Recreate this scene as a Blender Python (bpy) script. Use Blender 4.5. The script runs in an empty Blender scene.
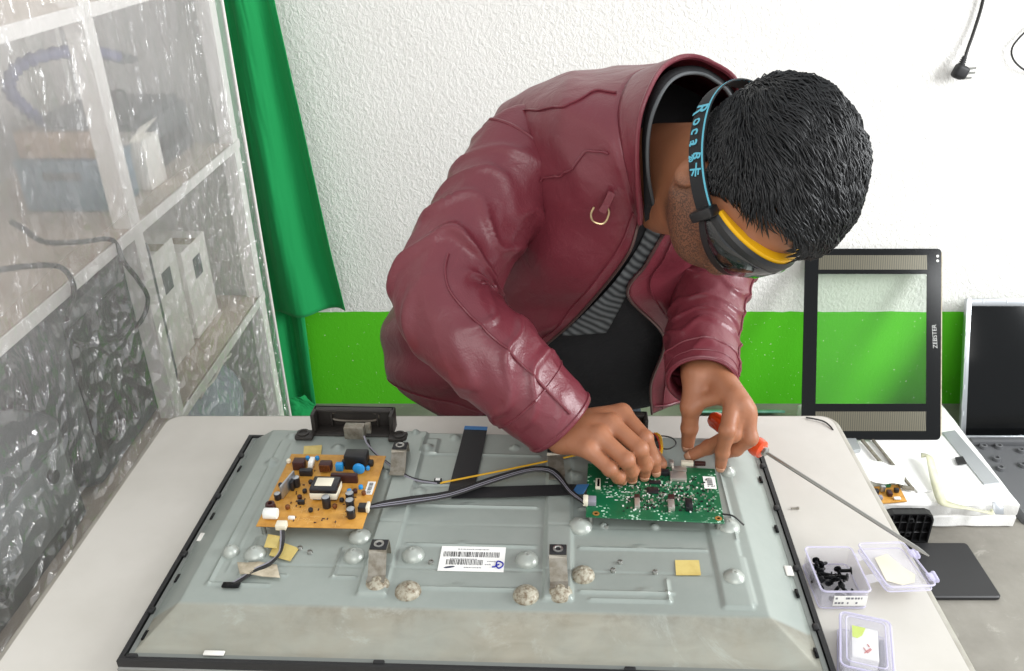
import bpy, bmesh, math, random
import numpy as np
from mathutils import Vector, Matrix, noise

random.seed(7)
SC = bpy.context.scene
COL = SC.collection
PI = math.pi

# ------------------------------------------------------------------ camera
W, H, FPX = 1024, 671, 850.0
CAM_Z, PPX = 1.48, 540.0
PITCH = math.atan2(450.0, FPX)
cam_data = bpy.data.cameras.new('camera')
cam = bpy.data.objects.new('camera', cam_data)
COL.objects.link(cam)
cam.location = (0, 0, CAM_Z)
cam.rotation_euler = (PI / 2 - PITCH, 0, 0)
cam_data.sensor_width = 36.0
cam_data.lens = FPX / W * 36.0
cam_data.shift_x = -(PPX - W / 2) / W
cam_data.clip_start = 0.02
SC.camera = cam

# ------------------------------------------------------------------ light
world = bpy.data.worlds.new('daylight')
SC.world = world
world.use_nodes = True
wn = world.node_tree
bgn = wn.nodes['Background']
bgn.inputs['Color'].default_value = (0.93, 0.97, 1.0, 1)
bgn.inputs['Strength'].default_value = 0.80

def area_light(name, loc, target, sx, sy, power, color=(1, 1, 1)):
    d = bpy.data.lights.new(name, 'AREA')
    d.shape = 'RECTANGLE'
    d.size, d.size_y = sx, sy
    d.energy = power
    d.color = color
    o = bpy.data.objects.new(name, d)
    COL.objects.link(o)
    o.location = loc
    o.rotation_euler = (Vector(target) - Vector(loc)).to_track_quat('-Z', 'Y').to_euler()
    return o

area_light('window_daylight', (2.9, 0.7, 1.9), (0.3, 1.8, 0.8), 1.3, 1.3, 95, (0.97, 0.99, 1.0))
area_light('rear_fill', (0.5, -2.0, 2.6), (0.1, 1.5, 0.7), 2.6, 1.6, 46, (1.0, 0.98, 0.95))  # broad fill light added behind and above the camera, no opening modelled there
SC.view_settings.view_transform = 'Standard'
SC.view_settings.look = 'None'
SC.view_settings.gamma = 1.0
SC.view_settings.exposure = 0.10
SC.view_settings.use_curve_mapping = False

# ------------------------------------------------------------------ measuring helpers
_F = Vector((0, math.cos(PITCH), -math.sin(PITCH)))
_U = Vector((0, math.sin(PITCH), math.cos(PITCH)))
_O = Vector((0, 0, CAM_Z))

def ray(px, py):
    return _F + Vector((1, 0, 0)) * ((px - PPX) / FPX) - _U * ((py - 335.5) / FPX)
def P(px, py, Y):
    d = ray(px, py); return _O + d * (Y / d.y)
def T(px, py, z):
    d = ray(px, py); return _O + d * ((z - CAM_Z) / d.z)
def XP(px, py, X):
    d = ray(px, py); return _O + d * (X / d.x)
def pxm(p):
    """metres per picture pixel at point p"""
    return (Vector(p) - _O).dot(_F) / FPX

# ------------------------------------------------------------------ materials
def lin(h):
    h = h.lstrip('#')
    out = []
    for i in (0, 2, 4):
        c = int(h[i:i + 2], 16) / 255
        out.append(c / 12.92 if c <= 0.04045 else ((c + 0.055) / 1.055) ** 2.4)
    return (*out, 1)

class NT:
    def __init__(s, m):
        m.use_nodes = True
        s.t = m.node_tree; s.b = s.t.nodes['Principled BSDF']
        s.out = s.t.nodes['Material Output']
    def n(s, typ, **kw):
        nd = s.t.nodes.new(typ)
        for k, v in kw.items():
            if k.startswith('i_'):
                nd.inputs[k[2:].replace('_', ' ')].default_value = v
            else:
                setattr(nd, k, v)
        return nd
    def l(s, a, ao, b, bi):
        s.t.links.new(a.outputs[ao], b.inputs[bi])
    def mix(s, fac, c1, c2):
        m = s.n('ShaderNodeMix', data_type='RGBA')
        for sock, val in ((0, fac), (6, c1), (7, c2)):
            if isinstance(val, tuple) and hasattr(val[0], 'outputs'):
                s.t.links.new(val[0].outputs[val[1]], m.inputs[sock])
            else:
                m.inputs[sock].default_value = val
        return (m, 2)

def mat(name, col, rough=0.5, metal=0.0, bump=None, vary=None, coat=0.0, spec=0.5, sheen=0.0, trans=0.0, sss=0.0):
    """col hex; bump=(scale, strength, distance); vary=(scale, hex2, amount)"""
    m = bpy.data.materials.new(name)
    k = NT(m)
    b = k.b
    b.inputs['Base Color'].default_value = lin(col)
    b.inputs['Roughness'].default_value = rough
    b.inputs['Metallic'].default_value = metal
    b.inputs['Specular IOR Level'].default_value = spec
    b.inputs['Coat Weight'].default_value = coat
    b.inputs['Sheen Weight'].default_value = sheen
    b.inputs['Transmission Weight'].default_value = trans
    if sss:
        b.inputs['Subsurface Weight'].default_value = sss
        b.inputs['Subsurface Radius'].default_value = (0.01, 0.004, 0.002)
        b.inputs['Subsurface Scale'].default_value = 0.5
    tc = k.n('ShaderNodeTexCoord')
    if vary:
        nz = k.n('ShaderNodeTexNoise', i_Scale=vary[0], i_Detail=6.0, i_Roughness=0.6)
        k.l(tc, 'Object', nz, 'Vector')
        rp = k.n('ShaderNodeMapRange')
        rp.inputs[1].default_value = 0.42; rp.inputs[2].default_value = 0.66
        rp.inputs[4].default_value = vary[2]
        k.l(nz, 'Fac', rp, 0)
        mx = k.mix((rp, 0), lin(col), lin(vary[1]))
        k.t.links.new(mx[0].outputs[2], b.inputs['Base Color'])
    if bump:
        nz = k.n('ShaderNodeTexNoise', i_Scale=bump[0], i_Detail=5.0, i_Roughness=0.6)
        k.l(tc, 'Object', nz, 'Vector')
        bp = k.n('ShaderNodeBump', i_Strength=bump[1], i_Distance=bump[2])
        k.l(nz, 'Fac', bp, 'Height')
        k.l(bp, 'Normal', b, 'Normal')
    return m

M = {}
M['black'] = mat('black_plastic', '#1b1b1c', 0.42, bump=(400, 0.15, 0.001))
M['gloss_black'] = mat('gloss_black', '#0e0f10', 0.14, spec=.22)
M['rubber'] = mat('black_rubber', '#202022', 0.55)
M['wire_black'] = mat('black_wire', '#1e1d1c', 0.45)
M['wire_grey'] = mat('grey_wire', '#8d8b95', 0.45)
M['wire_yellow'] = mat('yellow_wire', '#d9a61c', 0.45)
M['wire_red'] = mat('red_wire', '#c2381f', 0.45)
M['wire_white'] = mat('white_wire', '#e3dfd6', 0.45)
M['white_plastic'] = mat('white_plastic', '#ece9e2', 0.4)
M['steel'] = mat('steel', '#a9a8a3', 0.3, 0.9, bump=(300, 0.1, 0.001))
M['dull_steel'] = mat('dull_steel', '#9a958a', 0.45, 0.6, vary=(90, '#6f6452', 0.7))
M['paper'] = mat('white_paper', '#f1f0ec', 0.8)
M['tape_y'] = mat('yellow_tape', '#d2bd74', 0.55, vary=(60, '#bda257', 0.6))
M['tape_b'] = mat('beige_tape', '#bdb29c', 0.7, vary=(80, '#978a72', 0.8))

# ------------------------------------------------------------------ mesh builder
class MB:
    def __init__(s):
        s.v = []; s.f = []; s.mi = []; s.cur = 0
    def m(s, i):
        s.cur = i; return s
    def add(s, vs, fs):
        o = len(s.v)
        s.v.extend([tuple(x) for x in vs])
        for f in fs:
            s.f.append(tuple(i + o for i in f)); s.mi.append(s.cur)
        return s
    def box(s, c, d, rot=None, taper=1.0):
        c = Vector(c); hx, hy, hz = d[0] / 2, d[1] / 2, d[2] / 2
        vs = []
        for z in (-1, 1):
            k = taper if z > 0 else 1
            for x, y in ((-1, -1), (1, -1), (1, 1), (-1, 1)):
                p = Vector((x * hx * k, y * hy * k, z * hz))
                if rot is not None: p = rot @ p
                vs.append(c + p)
        return s.add(vs, [(0, 3, 2, 1), (4, 5, 6, 7), (0, 1, 5, 4), (1, 2, 6, 5), (2, 3, 7, 6), (3, 0, 4, 7)])
    def bbox(s, c, d, r=0.003, seg=2, rot=None):
        """box with rounded edges"""
        bm = bmesh.new()
        bmesh.ops.create_cube(bm, size=1)
        for v in bm.verts: v.co = Vector((v.co.x * d[0], v.co.y * d[1], v.co.z * d[2]))
        r = min(r, min(d) * 0.49)
        bmesh.ops.bevel(bm, geom=list(bm.edges), offset=r, segments=seg, affect='EDGES', profile=0.5)
        bm.verts.index_update()
        c = Vector(c)
        vs = [c + (rot @ v.co if rot is not None else v.co) for v in bm.verts]
        fs = [tuple(v.index for v in f.verts) for f in bm.faces]
        bm.free()
        return s.add(vs, fs)
    def loft(s, rings, close=True, cap=True):
        n = len(rings[0]); vs = [p for r in rings for p in r]; fs = []
        for i in range(len(rings) - 1):
            for j in range(n if close else n - 1):
                k = (j + 1) % n
                fs.append((i * n + j, i * n + k, (i + 1) * n + k, (i + 1) * n + j))
        if cap and close:
            fs.append(tuple(reversed(range(n)))); fs.append(tuple(range((len(rings) - 1) * n, len(rings) * n)))
        return s.add(vs, fs)
    def tube(s, pts, r, n=10, cap=True, flat=None):
        """tube along pts; r number or list; flat=(w,h,upvector) makes a ribbon of that cross-section"""
        pts = [Vector(p) for p in pts]; rings = []
        rs = r if isinstance(r, (list, tuple)) else [r] * len(pts)
        ref = None
        for i, p in enumerate(pts):
            a = pts[max(i - 1, 0)]; b = pts[min(i + 1, len(pts) - 1)]
            t = (b - a).normalized()
            if flat:
                up = Vector(flat[2]); sd = t.cross(up).normalized(); nn = sd.cross(t)
                w, h = flat[0] / 2, flat[1] / 2
                rings.append([p + sd * w * x + nn * h * y for x, y in ((-1, -1), (1, -1), (1, 1), (-1, 1))])
                continue
            if ref is None:
                ref = Vector((0, 0, 1)) if abs(t.z) < 0.9 else Vector((1, 0, 0))
            sd = t.cross(ref).normalized(); nn = sd.cross(t).normalized(); ref = nn
            rings.append([p + (sd * math.cos(q) + nn * math.sin(q)) * rs[i] for q in [2 * PI * j / n for j in range(n)]])
        return s.loft(rings, True, cap)
    def cyl(s, a, b, r, n=16, r2=None):
        return s.tube([a, b], [r, r if r2 is None else r2], n)
    def lathe(s, c, prof, n=20, rot=None):
        c = Vector(c); rings = []
        for r, z in prof:
            rings.append([c + (rot @ Vector((r * math.cos(2 * PI * j / n), r * math.sin(2 * PI * j / n), z)) if rot is not None else
                               Vector((r * math.cos(2 * PI * j / n), r * math.sin(2 * PI * j / n), z))) for j in range(n)])
        return s.loft(rings)
    def prism(s, poly, z0, z1):
        n = len(poly)
        vs = [(x, y, z0) for x, y in poly] + [(x, y, z1) for x, y in poly]
        fs = [tuple(reversed(range(n))), tuple(range(n, 2 * n))] + [(i, (i + 1) % n, n + (i + 1) % n, n + i) for i in range(n)]
        return s.add(vs, fs)
    def build(s, name, mats, parent=None, smooth=True, origin=None, auto=True):
        me = bpy.data.meshes.new(name)
        me.from_pydata(s.v, [], s.f)
        if not isinstance(mats, (list, tuple)): mats = [mats]
        for m_ in mats: me.materials.append(m_)
        if len(mats) > 1: me.polygons.foreach_set('material_index', s.mi)
        bm = bmesh.new(); bm.from_mesh(me)
        bmesh.ops.recalc_face_normals(bm, faces=bm.faces) if len(s.f) < 60000 else None
        bm.to_mesh(me); bm.free()
        return link(name, me, parent, smooth, origin, auto)

def link(name, me, parent=None, smooth=True, origin=None, auto=True):
    if smooth:
        me.polygons.foreach_set('use_smooth', [True] * len(me.polygons))
        if auto: me.set_sharp_from_angle(angle=math.radians(38))
    o = bpy.data.objects.new(name, me); COL.objects.link(o)
    if parent is not None:
        o.parent = parent
        o.matrix_parent_inverse = Matrix.Translation(world_loc(parent)).inverted()
    elif origin is not None:
        me.transform(Matrix.Translation(-Vector(origin))); o.location = origin
    return o

def world_loc(o):
    p = Vector(o.location)
    return p

def thing(name, label, cat, loc, group=None):
    o = bpy.data.objects.new(name, None); COL.objects.link(o)
    o.empty_display_size = 0.05
    o.location = loc
    o['label'] = label; o['category'] = cat
    if group: o['group'] = group
    return o

def tag(o, label, cat, group=None):
    o['label'] = label; o['category'] = cat
    if group: o['group'] = group
    return o

def structure(o):
    o['kind'] = 'structure'; return o

def catmull(pts, n, closed=False):
    """resample a list of Vectors to n points along a Catmull-Rom spline"""
    pts = [np.array(p, float) for p in pts]; m = len(pts); out = []
    segs = m if closed else m - 1
    for i in range(n):
        t = i * segs / (n if closed else (n - 1)); k = min(int(t), segs - 1); f = t - k
        g = (lambda j: pts[j % m]) if closed else (lambda j: pts[j] if 0 <= j < m else (2 * pts[0] - pts[1] if j < 0 else 2 * pts[-1] - pts[-2]))
        a, b, c, d = g(k - 1), g(k), g(k + 1), g(k + 2)
        out.append(0.5 * ((2 * b) + (c - a) * f + (2 * a - 5 * b + 4 * c - d) * f * f + (3 * b - a - 3 * c + d) * f ** 3))
    return [Vector(p) for p in out]

def text_mesh(body, size, mat_, name, parent, mtx, depth=0.0002, bold=0.0):
    cu = bpy.data.curves.new(name, 'FONT'); cu.body = body; cu.size = size; cu.extrude = depth; cu.offset = bold
    cu.align_x = 'CENTER'; cu.align_y = 'CENTER'
    tmp = bpy.data.objects.new(name, cu); COL.objects.link(tmp)
    dg = bpy.context.evaluated_depsgraph_get()
    me = bpy.data.meshes.new_from_object(tmp.evaluated_get(dg))
    bpy.data.objects.remove(tmp)
    me.transform(mtx); me.materials.clear(); me.materials.append(mat_)
    return link(name, me, parent, smooth=False)

def frame(x, y, z, o):
    """matrix whose columns are the three axes and the origin"""
    x, y, z = Vector(x), Vector(y), Vector(z)
    return Matrix(((x.x, y.x, z.x, o[0]), (x.y, y.y, z.y, o[1]), (x.z, y.z, z.z, o[2]), (0, 0, 0, 1)))

def fbm(p, s, o=4):
    return noise.fractal(Vector(p) * s, 1.0, 2.0, o)

# ------------------------------------------------------------------ signed-distance sculpting
def surface_nets(f, org, h):
    nx, ny, nz = f.shape
    s = f < 0
    cnt = np.zeros((nx - 1, ny - 1, nz - 1), np.float32); acc = np.zeros(cnt.shape + (3,), np.float32)
    def sl(a, i, j, k):
        return a[i:nx - 1 + i, j:ny - 1 + j, k:nz - 1 + k]
    cs = [(i, j, k) for i in (0, 1) for j in (0, 1) for k in (0, 1)]
    for a in range(3):
        for c in cs:
            if c[a]: continue
            d = list(c); d[a] = 1
            f0, f1 = sl(f, *c), sl(f, *d)
            cr = (f0 < 0) != (f1 < 0)
            t = np.where(cr, f0 / np.where(cr, f0 - f1, 1), 0)
            for q in range(3):
                acc[..., q] += np.where(cr, (t if q == a else c[q]), 0)
            cnt += cr
    act = cnt > 0
    idx = -np.ones(cnt.shape, np.int64); idx[act] = np.arange(act.sum())
    cell = np.argwhere(act).astype(np.float32)
    vs = (cell + acc[act] / cnt[act][:, None]) * h + np.array(org)
    faces = []
    for a in range(3):
        b, c = (a + 1) % 3, (a + 2) % 3
        lo = [slice(1, -1)] * 3; hi = [slice(1, -1)] * 3
        lo[a] = slice(0, -1); hi[a] = slice(1, None)
        s0, s1 = s[tuple(lo)], s[tuple(hi)]
        for flip, mk in ((False, s0 & ~s1), (True, ~s0 & s1)):
            e = np.argwhere(mk)
            if not len(e): continue
            e[:, b] += 1; e[:, c] += 1
            def g(db, dc):
                q = e.copy(); q[:, b] += db; q[:, c] += dc
                return idx[q[:, 0], q[:, 1], q[:, 2]]
            quad = [g(-1, -1), g(0, -1), g(0, 0), g(-1, 0)]
            if flip: quad = quad[::-1]
            faces.append(np.stack(quad, 1))
    return vs, np.concatenate(faces)

def smin(a, b, k):
    h = np.clip(0.5 + 0.5 * (b - a) / k, 0, 1)
    return b + (a - b) * h - k * h * (1 - h)

class SDF:
    def __init__(s, lo, hi, h):
        s.h = h; s.lo = np.array(lo, float)
        n = np.ceil((np.array(hi, float) - s.lo) / h).astype(int) + 1
        ax = [s.lo[i] + h * np.arange(n[i]) for i in range(3)]
        s.X, s.Y, s.Z = np.meshgrid(*ax, indexing='ij')
        s.X = s.X.astype(np.float32); s.Y = s.Y.astype(np.float32); s.Z = s.Z.astype(np.float32)
        s.d = np.full(s.X.shape, 9.0, np.float32)
    def cone(s, a, b, r1, r2):
        a = np.array(a, float); b = np.array(b, float); ab = b - a; L = float(ab @ ab) + 1e-12
        t = np.clip(((s.X - a[0]) * ab[0] + (s.Y - a[1]) * ab[1] + (s.Z - a[2]) * ab[2]) / L, 0, 1)
        return np.sqrt((s.X - a[0] - ab[0] * t) ** 2 + (s.Y - a[1] - ab[1] * t) ** 2 + (s.Z - a[2] - ab[2] * t) ** 2) - (r1 + (r2 - r1) * t)
    def ell(s, c, r, R=None):
        dx, dy, dz = s.X - c[0], s.Y - c[1], s.Z - c[2]
        if R is not None:
            R = np.array(R, float)
            dx, dy, dz = (R[0, 0] * dx + R[1, 0] * dy + R[2, 0] * dz, R[0, 1] * dx + R[1, 1] * dy + R[2, 1] * dz, R[0, 2] * dx + R[1, 2] * dy + R[2, 2] * dz)
        k0 = np.sqrt((dx / r[0]) ** 2 + (dy / r[1]) ** 2 + (dz / r[2]) ** 2)
        k1 = np.sqrt((dx / r[0] ** 2) ** 2 + (dy / r[1] ** 2) ** 2 + (dz / r[2] ** 2) ** 2) + 1e-9
        return k0 * (k0 - 1) / k1
    def u(s, d, k=0.006):
        s.d = smin(s.d, d.astype(np.float32), k); return s
    def sub(s, d, k=0.004):
        s.d = -smin(-s.d, d.astype(np.float32), k); return s
    def mesh(s):
        return surface_nets(s.d, s.lo, s.h)
# ================================================================== the room
WY = 2.325      # back wall
def wall_material():
    m = bpy.data.materials.new('painted_stucco'); k = NT(m); b = k.b
    tc = k.n('ShaderNodeTexCoord'); sx = k.n('ShaderNodeSeparateXYZ'); k.l(tc, 'Object', sx, 'Vector')
    nz = k.n('ShaderNodeTexNoise', i_Scale=22.0, i_Detail=3.0); k.l(tc, 'Object', nz, 'Vector')
    mr = k.n('ShaderNodeMapRange'); mr.inputs[3].default_value = -0.004; mr.inputs[4].default_value = 0.004; k.l(nz, 'Fac', mr, 0)
    ad = k.n('ShaderNodeMath', operation='ADD'); k.l(sx, 'Z', ad, 0); k.l(mr, 0, ad, 1)
    gt = k.n('ShaderNodeMath', operation='GREATER_THAN'); k.l(ad, 0, gt, 0); gt.inputs[1].default_value = 0.331
    sp = k.n('ShaderNodeTexNoise', i_Scale=130.0, i_Detail=2.0); k.l(tc, 'Object', sp, 'Vector')
    sg = k.n('ShaderNodeMath', operation='GREATER_THAN'); k.l(sp, 'Fac', sg, 0); sg.inputs[1].default_value = 0.735
    gr = k.mix((sg, 0), lin('#55c410'), lin('#cfe6b8'))
    wv = k.n('ShaderNodeTexNoise', i_Scale=5.0, i_Detail=4.0); k.l(tc, 'Object', wv, 'Vector')
    wh = k.mix((wv, 0), lin('#f3f1ed'), lin('#eae8e3'))
    c = k.mix((gt, 0), gr, wh)
    k.t.links.new(c[0].outputs[2], b.inputs['Base Color'])
    b.inputs['Roughness'].default_value = 0.75
    # trowelled stucco relief, weaker on the painted dado
    mp = k.n('ShaderNodeMapping'); mp.inputs['Scale'].default_value = (1.0, 1.0, 0.75); k.l(tc, 'Object', mp, 'Vector')
    n1 = k.n('ShaderNodeTexNoise', i_Scale=92.0, i_Detail=6.0, i_Roughness=0.6, i_Distortion=0.7); k.l(mp, 'Vector', n1, 'Vector')
    vo = k.n('ShaderNodeTexVoronoi', i_Scale=60.0, feature='SMOOTH_F1'); k.l(n1, 'Color', vo, 'Vector')
    rr = k.n('ShaderNodeMapRange'); rr.inputs[1].default_value = 0.38; rr.inputs[2].default_value = 0.68; k.l(n1, 'Fac', rr, 0)
    st = k.n('ShaderNodeMapRange'); st.inputs[3].default_value = 0.12; st.inputs[4].default_value = 0.48; k.l(gt, 0, st, 0)
    bp = k.n('ShaderNodeBump', i_Distance=0.005); k.l(rr, 0, bp, 'Height'); k.l(st, 0, bp, 'Strength'); k.l(bp, 'Normal', b, 'Normal')
    return m
M['wall'] = wall_material()

def floor_material():
    m = bpy.data.materials.new('worn_concrete'); k = NT(m); b = k.b
    tc = k.n('ShaderNodeTexCoord')
    n1 = k.n('ShaderNodeTexNoise', i_Scale=3.2, i_Detail=9.0, i_Roughness=0.65); k.l(tc, 'Object', n1, 'Vector')
    n2 = k.n('ShaderNodeTexNoise', i_Scale=14.0, i_Detail=8.0, i_Roughness=0.7, i_Distortion=0.6); k.l(tc, 'Object', n2, 'Vector')
    r1 = k.n('ShaderNodeMapRange'); r1.inputs[1].default_value = .35; r1.inputs[2].default_value = .65; k.l(n1, 'Fac', r1, 0)
    a = k.mix((r1, 0), lin('#726e66'), lin('#8f8b82'))
    r2 = k.n('ShaderNodeMapRange'); r2.inputs[1].default_value = .60; r2.inputs[2].default_value = .70; r2.inputs[4].default_value = 0.6; k.l(n2, 'Fac', r2, 0)
    c = k.mix((r2, 0), a, lin('#aeaaa1'))
    k.t.links.new(c[0].outputs[2] if False else c[0].inputs[6], c[0].inputs[6]) if False else None
    k.t.links.new(a[0].outputs[2], c[0].inputs[6])
    k.t.links.new(c[0].outputs[2], b.inputs['Base Color'])
    b.inputs['Roughness'].default_value = 0.6
    bp = k.n('ShaderNodeBump', i_Strength=0.25, i_Distance=0.004); k.l(n2, 'Fac', bp, 'Height'); k.l(bp, 'Normal', b, 'Normal')
    return m
M['floor'] = floor_material()

structure(MB().box((0.9, 0.6, -0.05), (4.4, 3.6, 0.1)).build('floor', M['floor'], smooth=False))
structure(MB().box((0.9, WY + 0.06, 1.3), (4.4, 0.12, 2.7)).build('wall_back', M['wall'], smooth=False))
M['wall_l'] = mat('left_wall_paint', '#d9d3cd', 0.8, bump=(60, 0.3, 0.003))
structure(MB().box((-1.26, 0.6, 1.3), (0.12, 3.6, 2.7)).build('wall_left', M['wall_l'], smooth=False))

# ------------------------------------------------------------------ mains cord and plug, loop of cord on the wall
t = thing('power_plug', 'black three-pin plug dangling on its cord against the white wall', 'plug', P(962, 70, WY - 0.025))
def lowered(pts, n=30): return catmull(pts, n)
cord = lowered([P(989, -40, WY - 0.012), P(983, 0, WY - 0.012), P(975, 28, WY - 0.014), P(968, 48, WY - 0.02), P(965, 58, WY - 0.026)])
MB().tube(cord, 0.0042, 10).build('cord', M['wire_black'], t)
c0 = P(965, 56, WY - 0.026); c1 = P(961, 66, WY - 0.03); dirn = (c1 - c0).normalized()
g = MB()
for i in range(6):
    a = c0 + dirn * (0.004 + i * 0.005)
    g.cyl(a, a + dirn * 0.003, 0.0068 + i * 0.0007, 12)
g.cyl(c0, c0 + dirn * 0.034, 0.0055, 12)
g.build('strain_relief', M['rubber'], t)
bc = P(960.5, 71.5, WY - 0.03)
rot = Matrix.Rotation(math.radians(20), 3, 'Y')
b = MB().bbox(bc, (0.036, 0.03, 0.034), 0.009, 3, rot)
b.bbox(bc + Vector((-0.004, 0, -0.004)), (0.034, 0.026, 0.03), 0.01, 3, rot)
b.build('plug_body', M['rubber'], t)
for dx, dz in ((0.026, 0.008), (0.026, -0.004), (0.020, -0.017)):
    MB().bbox(bc + Vector((dx, 0, dz)), (0.026, 0.005, 0.0055), 0.001, 1, Matrix.Rotation(math.radians(-6), 3, 'Y')).build('pin', M['steel'], t)
lp = lowered([P(1040, 20, WY - 0.01), P(1024, 33, WY - 0.012), P(1013, 46, WY - 0.014), P(1012, 56, WY - 0.016), P(1018, 65, WY - 0.016), P(1030, 72, WY - 0.014), P(1050, 74, WY - 0.01)])
o = MB().tube(lp, 0.0026, 8).build('cable', M['wire_black'], origin=lp[2])
tag(o, 'thin dark cable looping on the white wall right of the plug', 'cable')

# ================================================================== table
def laminate():
    return mat('white_laminate', '#d0ccc4', 0.38, vary=(6, '#c5c1b8', 0.7), bump=(90, 0.03, 0.002))
M['laminate'] = laminate()
M['edge'] = mat('grey_table_edge', '#aaa69c', 0.5, vary=(25, '#8d887c', 0.7))
M['leg'] = mat('painted_steel', '#8b8a86', 0.45, 0.3)
TX0, TX1, TY0, TY1, TZ = -0.575, 0.452, 0.16, 1.11, 0.75
table = thing('work_table', 'large white laminate work table with grey edging under the dismantled television', 'table', (-0.06, 0.63, 0))
def rrect(x0, x1, y0, y1, r, n=6):
    out = []
    for cx, cy, a in ((x1 - r, y1 - r, 0), (x0 + r, y1 - r, 90), (x0 + r, y0 + r, 180), (x1 - r, y0 + r, 270)):
        for i in range(n + 1):
            q = math.radians(a + 90 * i / n); out.append((cx + r * math.cos(q), cy + r * math.sin(q)))
    return out
p = rrect(TX0, TX1, TY0, TY1, 0.02)
MB().prism(p, TZ - 0.004, TZ).prism(rrect(TX0 + .01, TX1 - .01, TY0 + .01, TY1 - .01, .02), TZ - 0.024, TZ - 0.004).build('tabletop', M['laminate'], table)
g = MB()
outer = rrect(TX0 - 0.011, TX1 + 0.011, TY0 - 0.011, TY1 + 0.008, 0.025)
prof = [(0, -0.001), (0.45, -0.0015), (0.85, -0.005), (1.0, -0.011), (1.0, -0.03), (0.0, -0.03)]
rings = []
for k_, dz in prof:
    rings.append([(a[0] + (b_[0] - a[0]) * k_, a[1] + (b_[1] - a[1]) * k_, TZ + dz) for a, b_ in zip(p, outer)])
g.loft(rings, True, False).build('edge_band', M['edge'], table)
for x in (TX0 + 0.05, TX1 - 0.05):
    for y in (TY0 + 0.05, TY1 - 0.05):
        MB().bbox((x, y, 0.3615), (0.035, 0.035, 0.717), 0.004).bbox((x, y, 0.006), (0.042, 0.042, 0.012), 0.004).build('leg', M['leg'], table)
for y in (TY0 + 0.05, TY1 - 0.05):
    MB().bbox(((TX0 + TX1) / 2, y, 0.70), (TX1 - TX0 - 0.136, 0.025, 0.04), 0.003).build('apron', M['leg'], table)
for x in (TX0 + 0.05, TX1 - 0.05):
    MB().bbox((x, (TY0 + TY1) / 2, 0.70), (0.025, TY1 - TY0 - 0.136, 0.04), 0.003).build('apron', M['leg'], table)
# bit of thin wire lying over the far right corner of the table
w = catmull([T(806, 417.5, .752), T(815, 419, .753), T(824, 421.5, .7525), T(830, 426, .752), T(833, 430, .7505)], 16)
tag(MB().tube(w, 0.0012, 6).build('wire', M['wire_black'], origin=w[0]), 'short black wire lying over the far right corner of the table', 'wire')
q = T(795, 508.5, .7518)
tag(MB().cyl(q + Vector((-.005, 0, 0)), q + Vector((.004, .001, 0)), 0.0013, 8).cyl(q + Vector((.003, .001, 0)), q + Vector((.0055, .001, 0)), 0.0019, 8)
    .build('screw', M['dull_steel'], origin=q), 'tiny loose screw lying alone on the white table under the screwdriver', 'screw')
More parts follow.
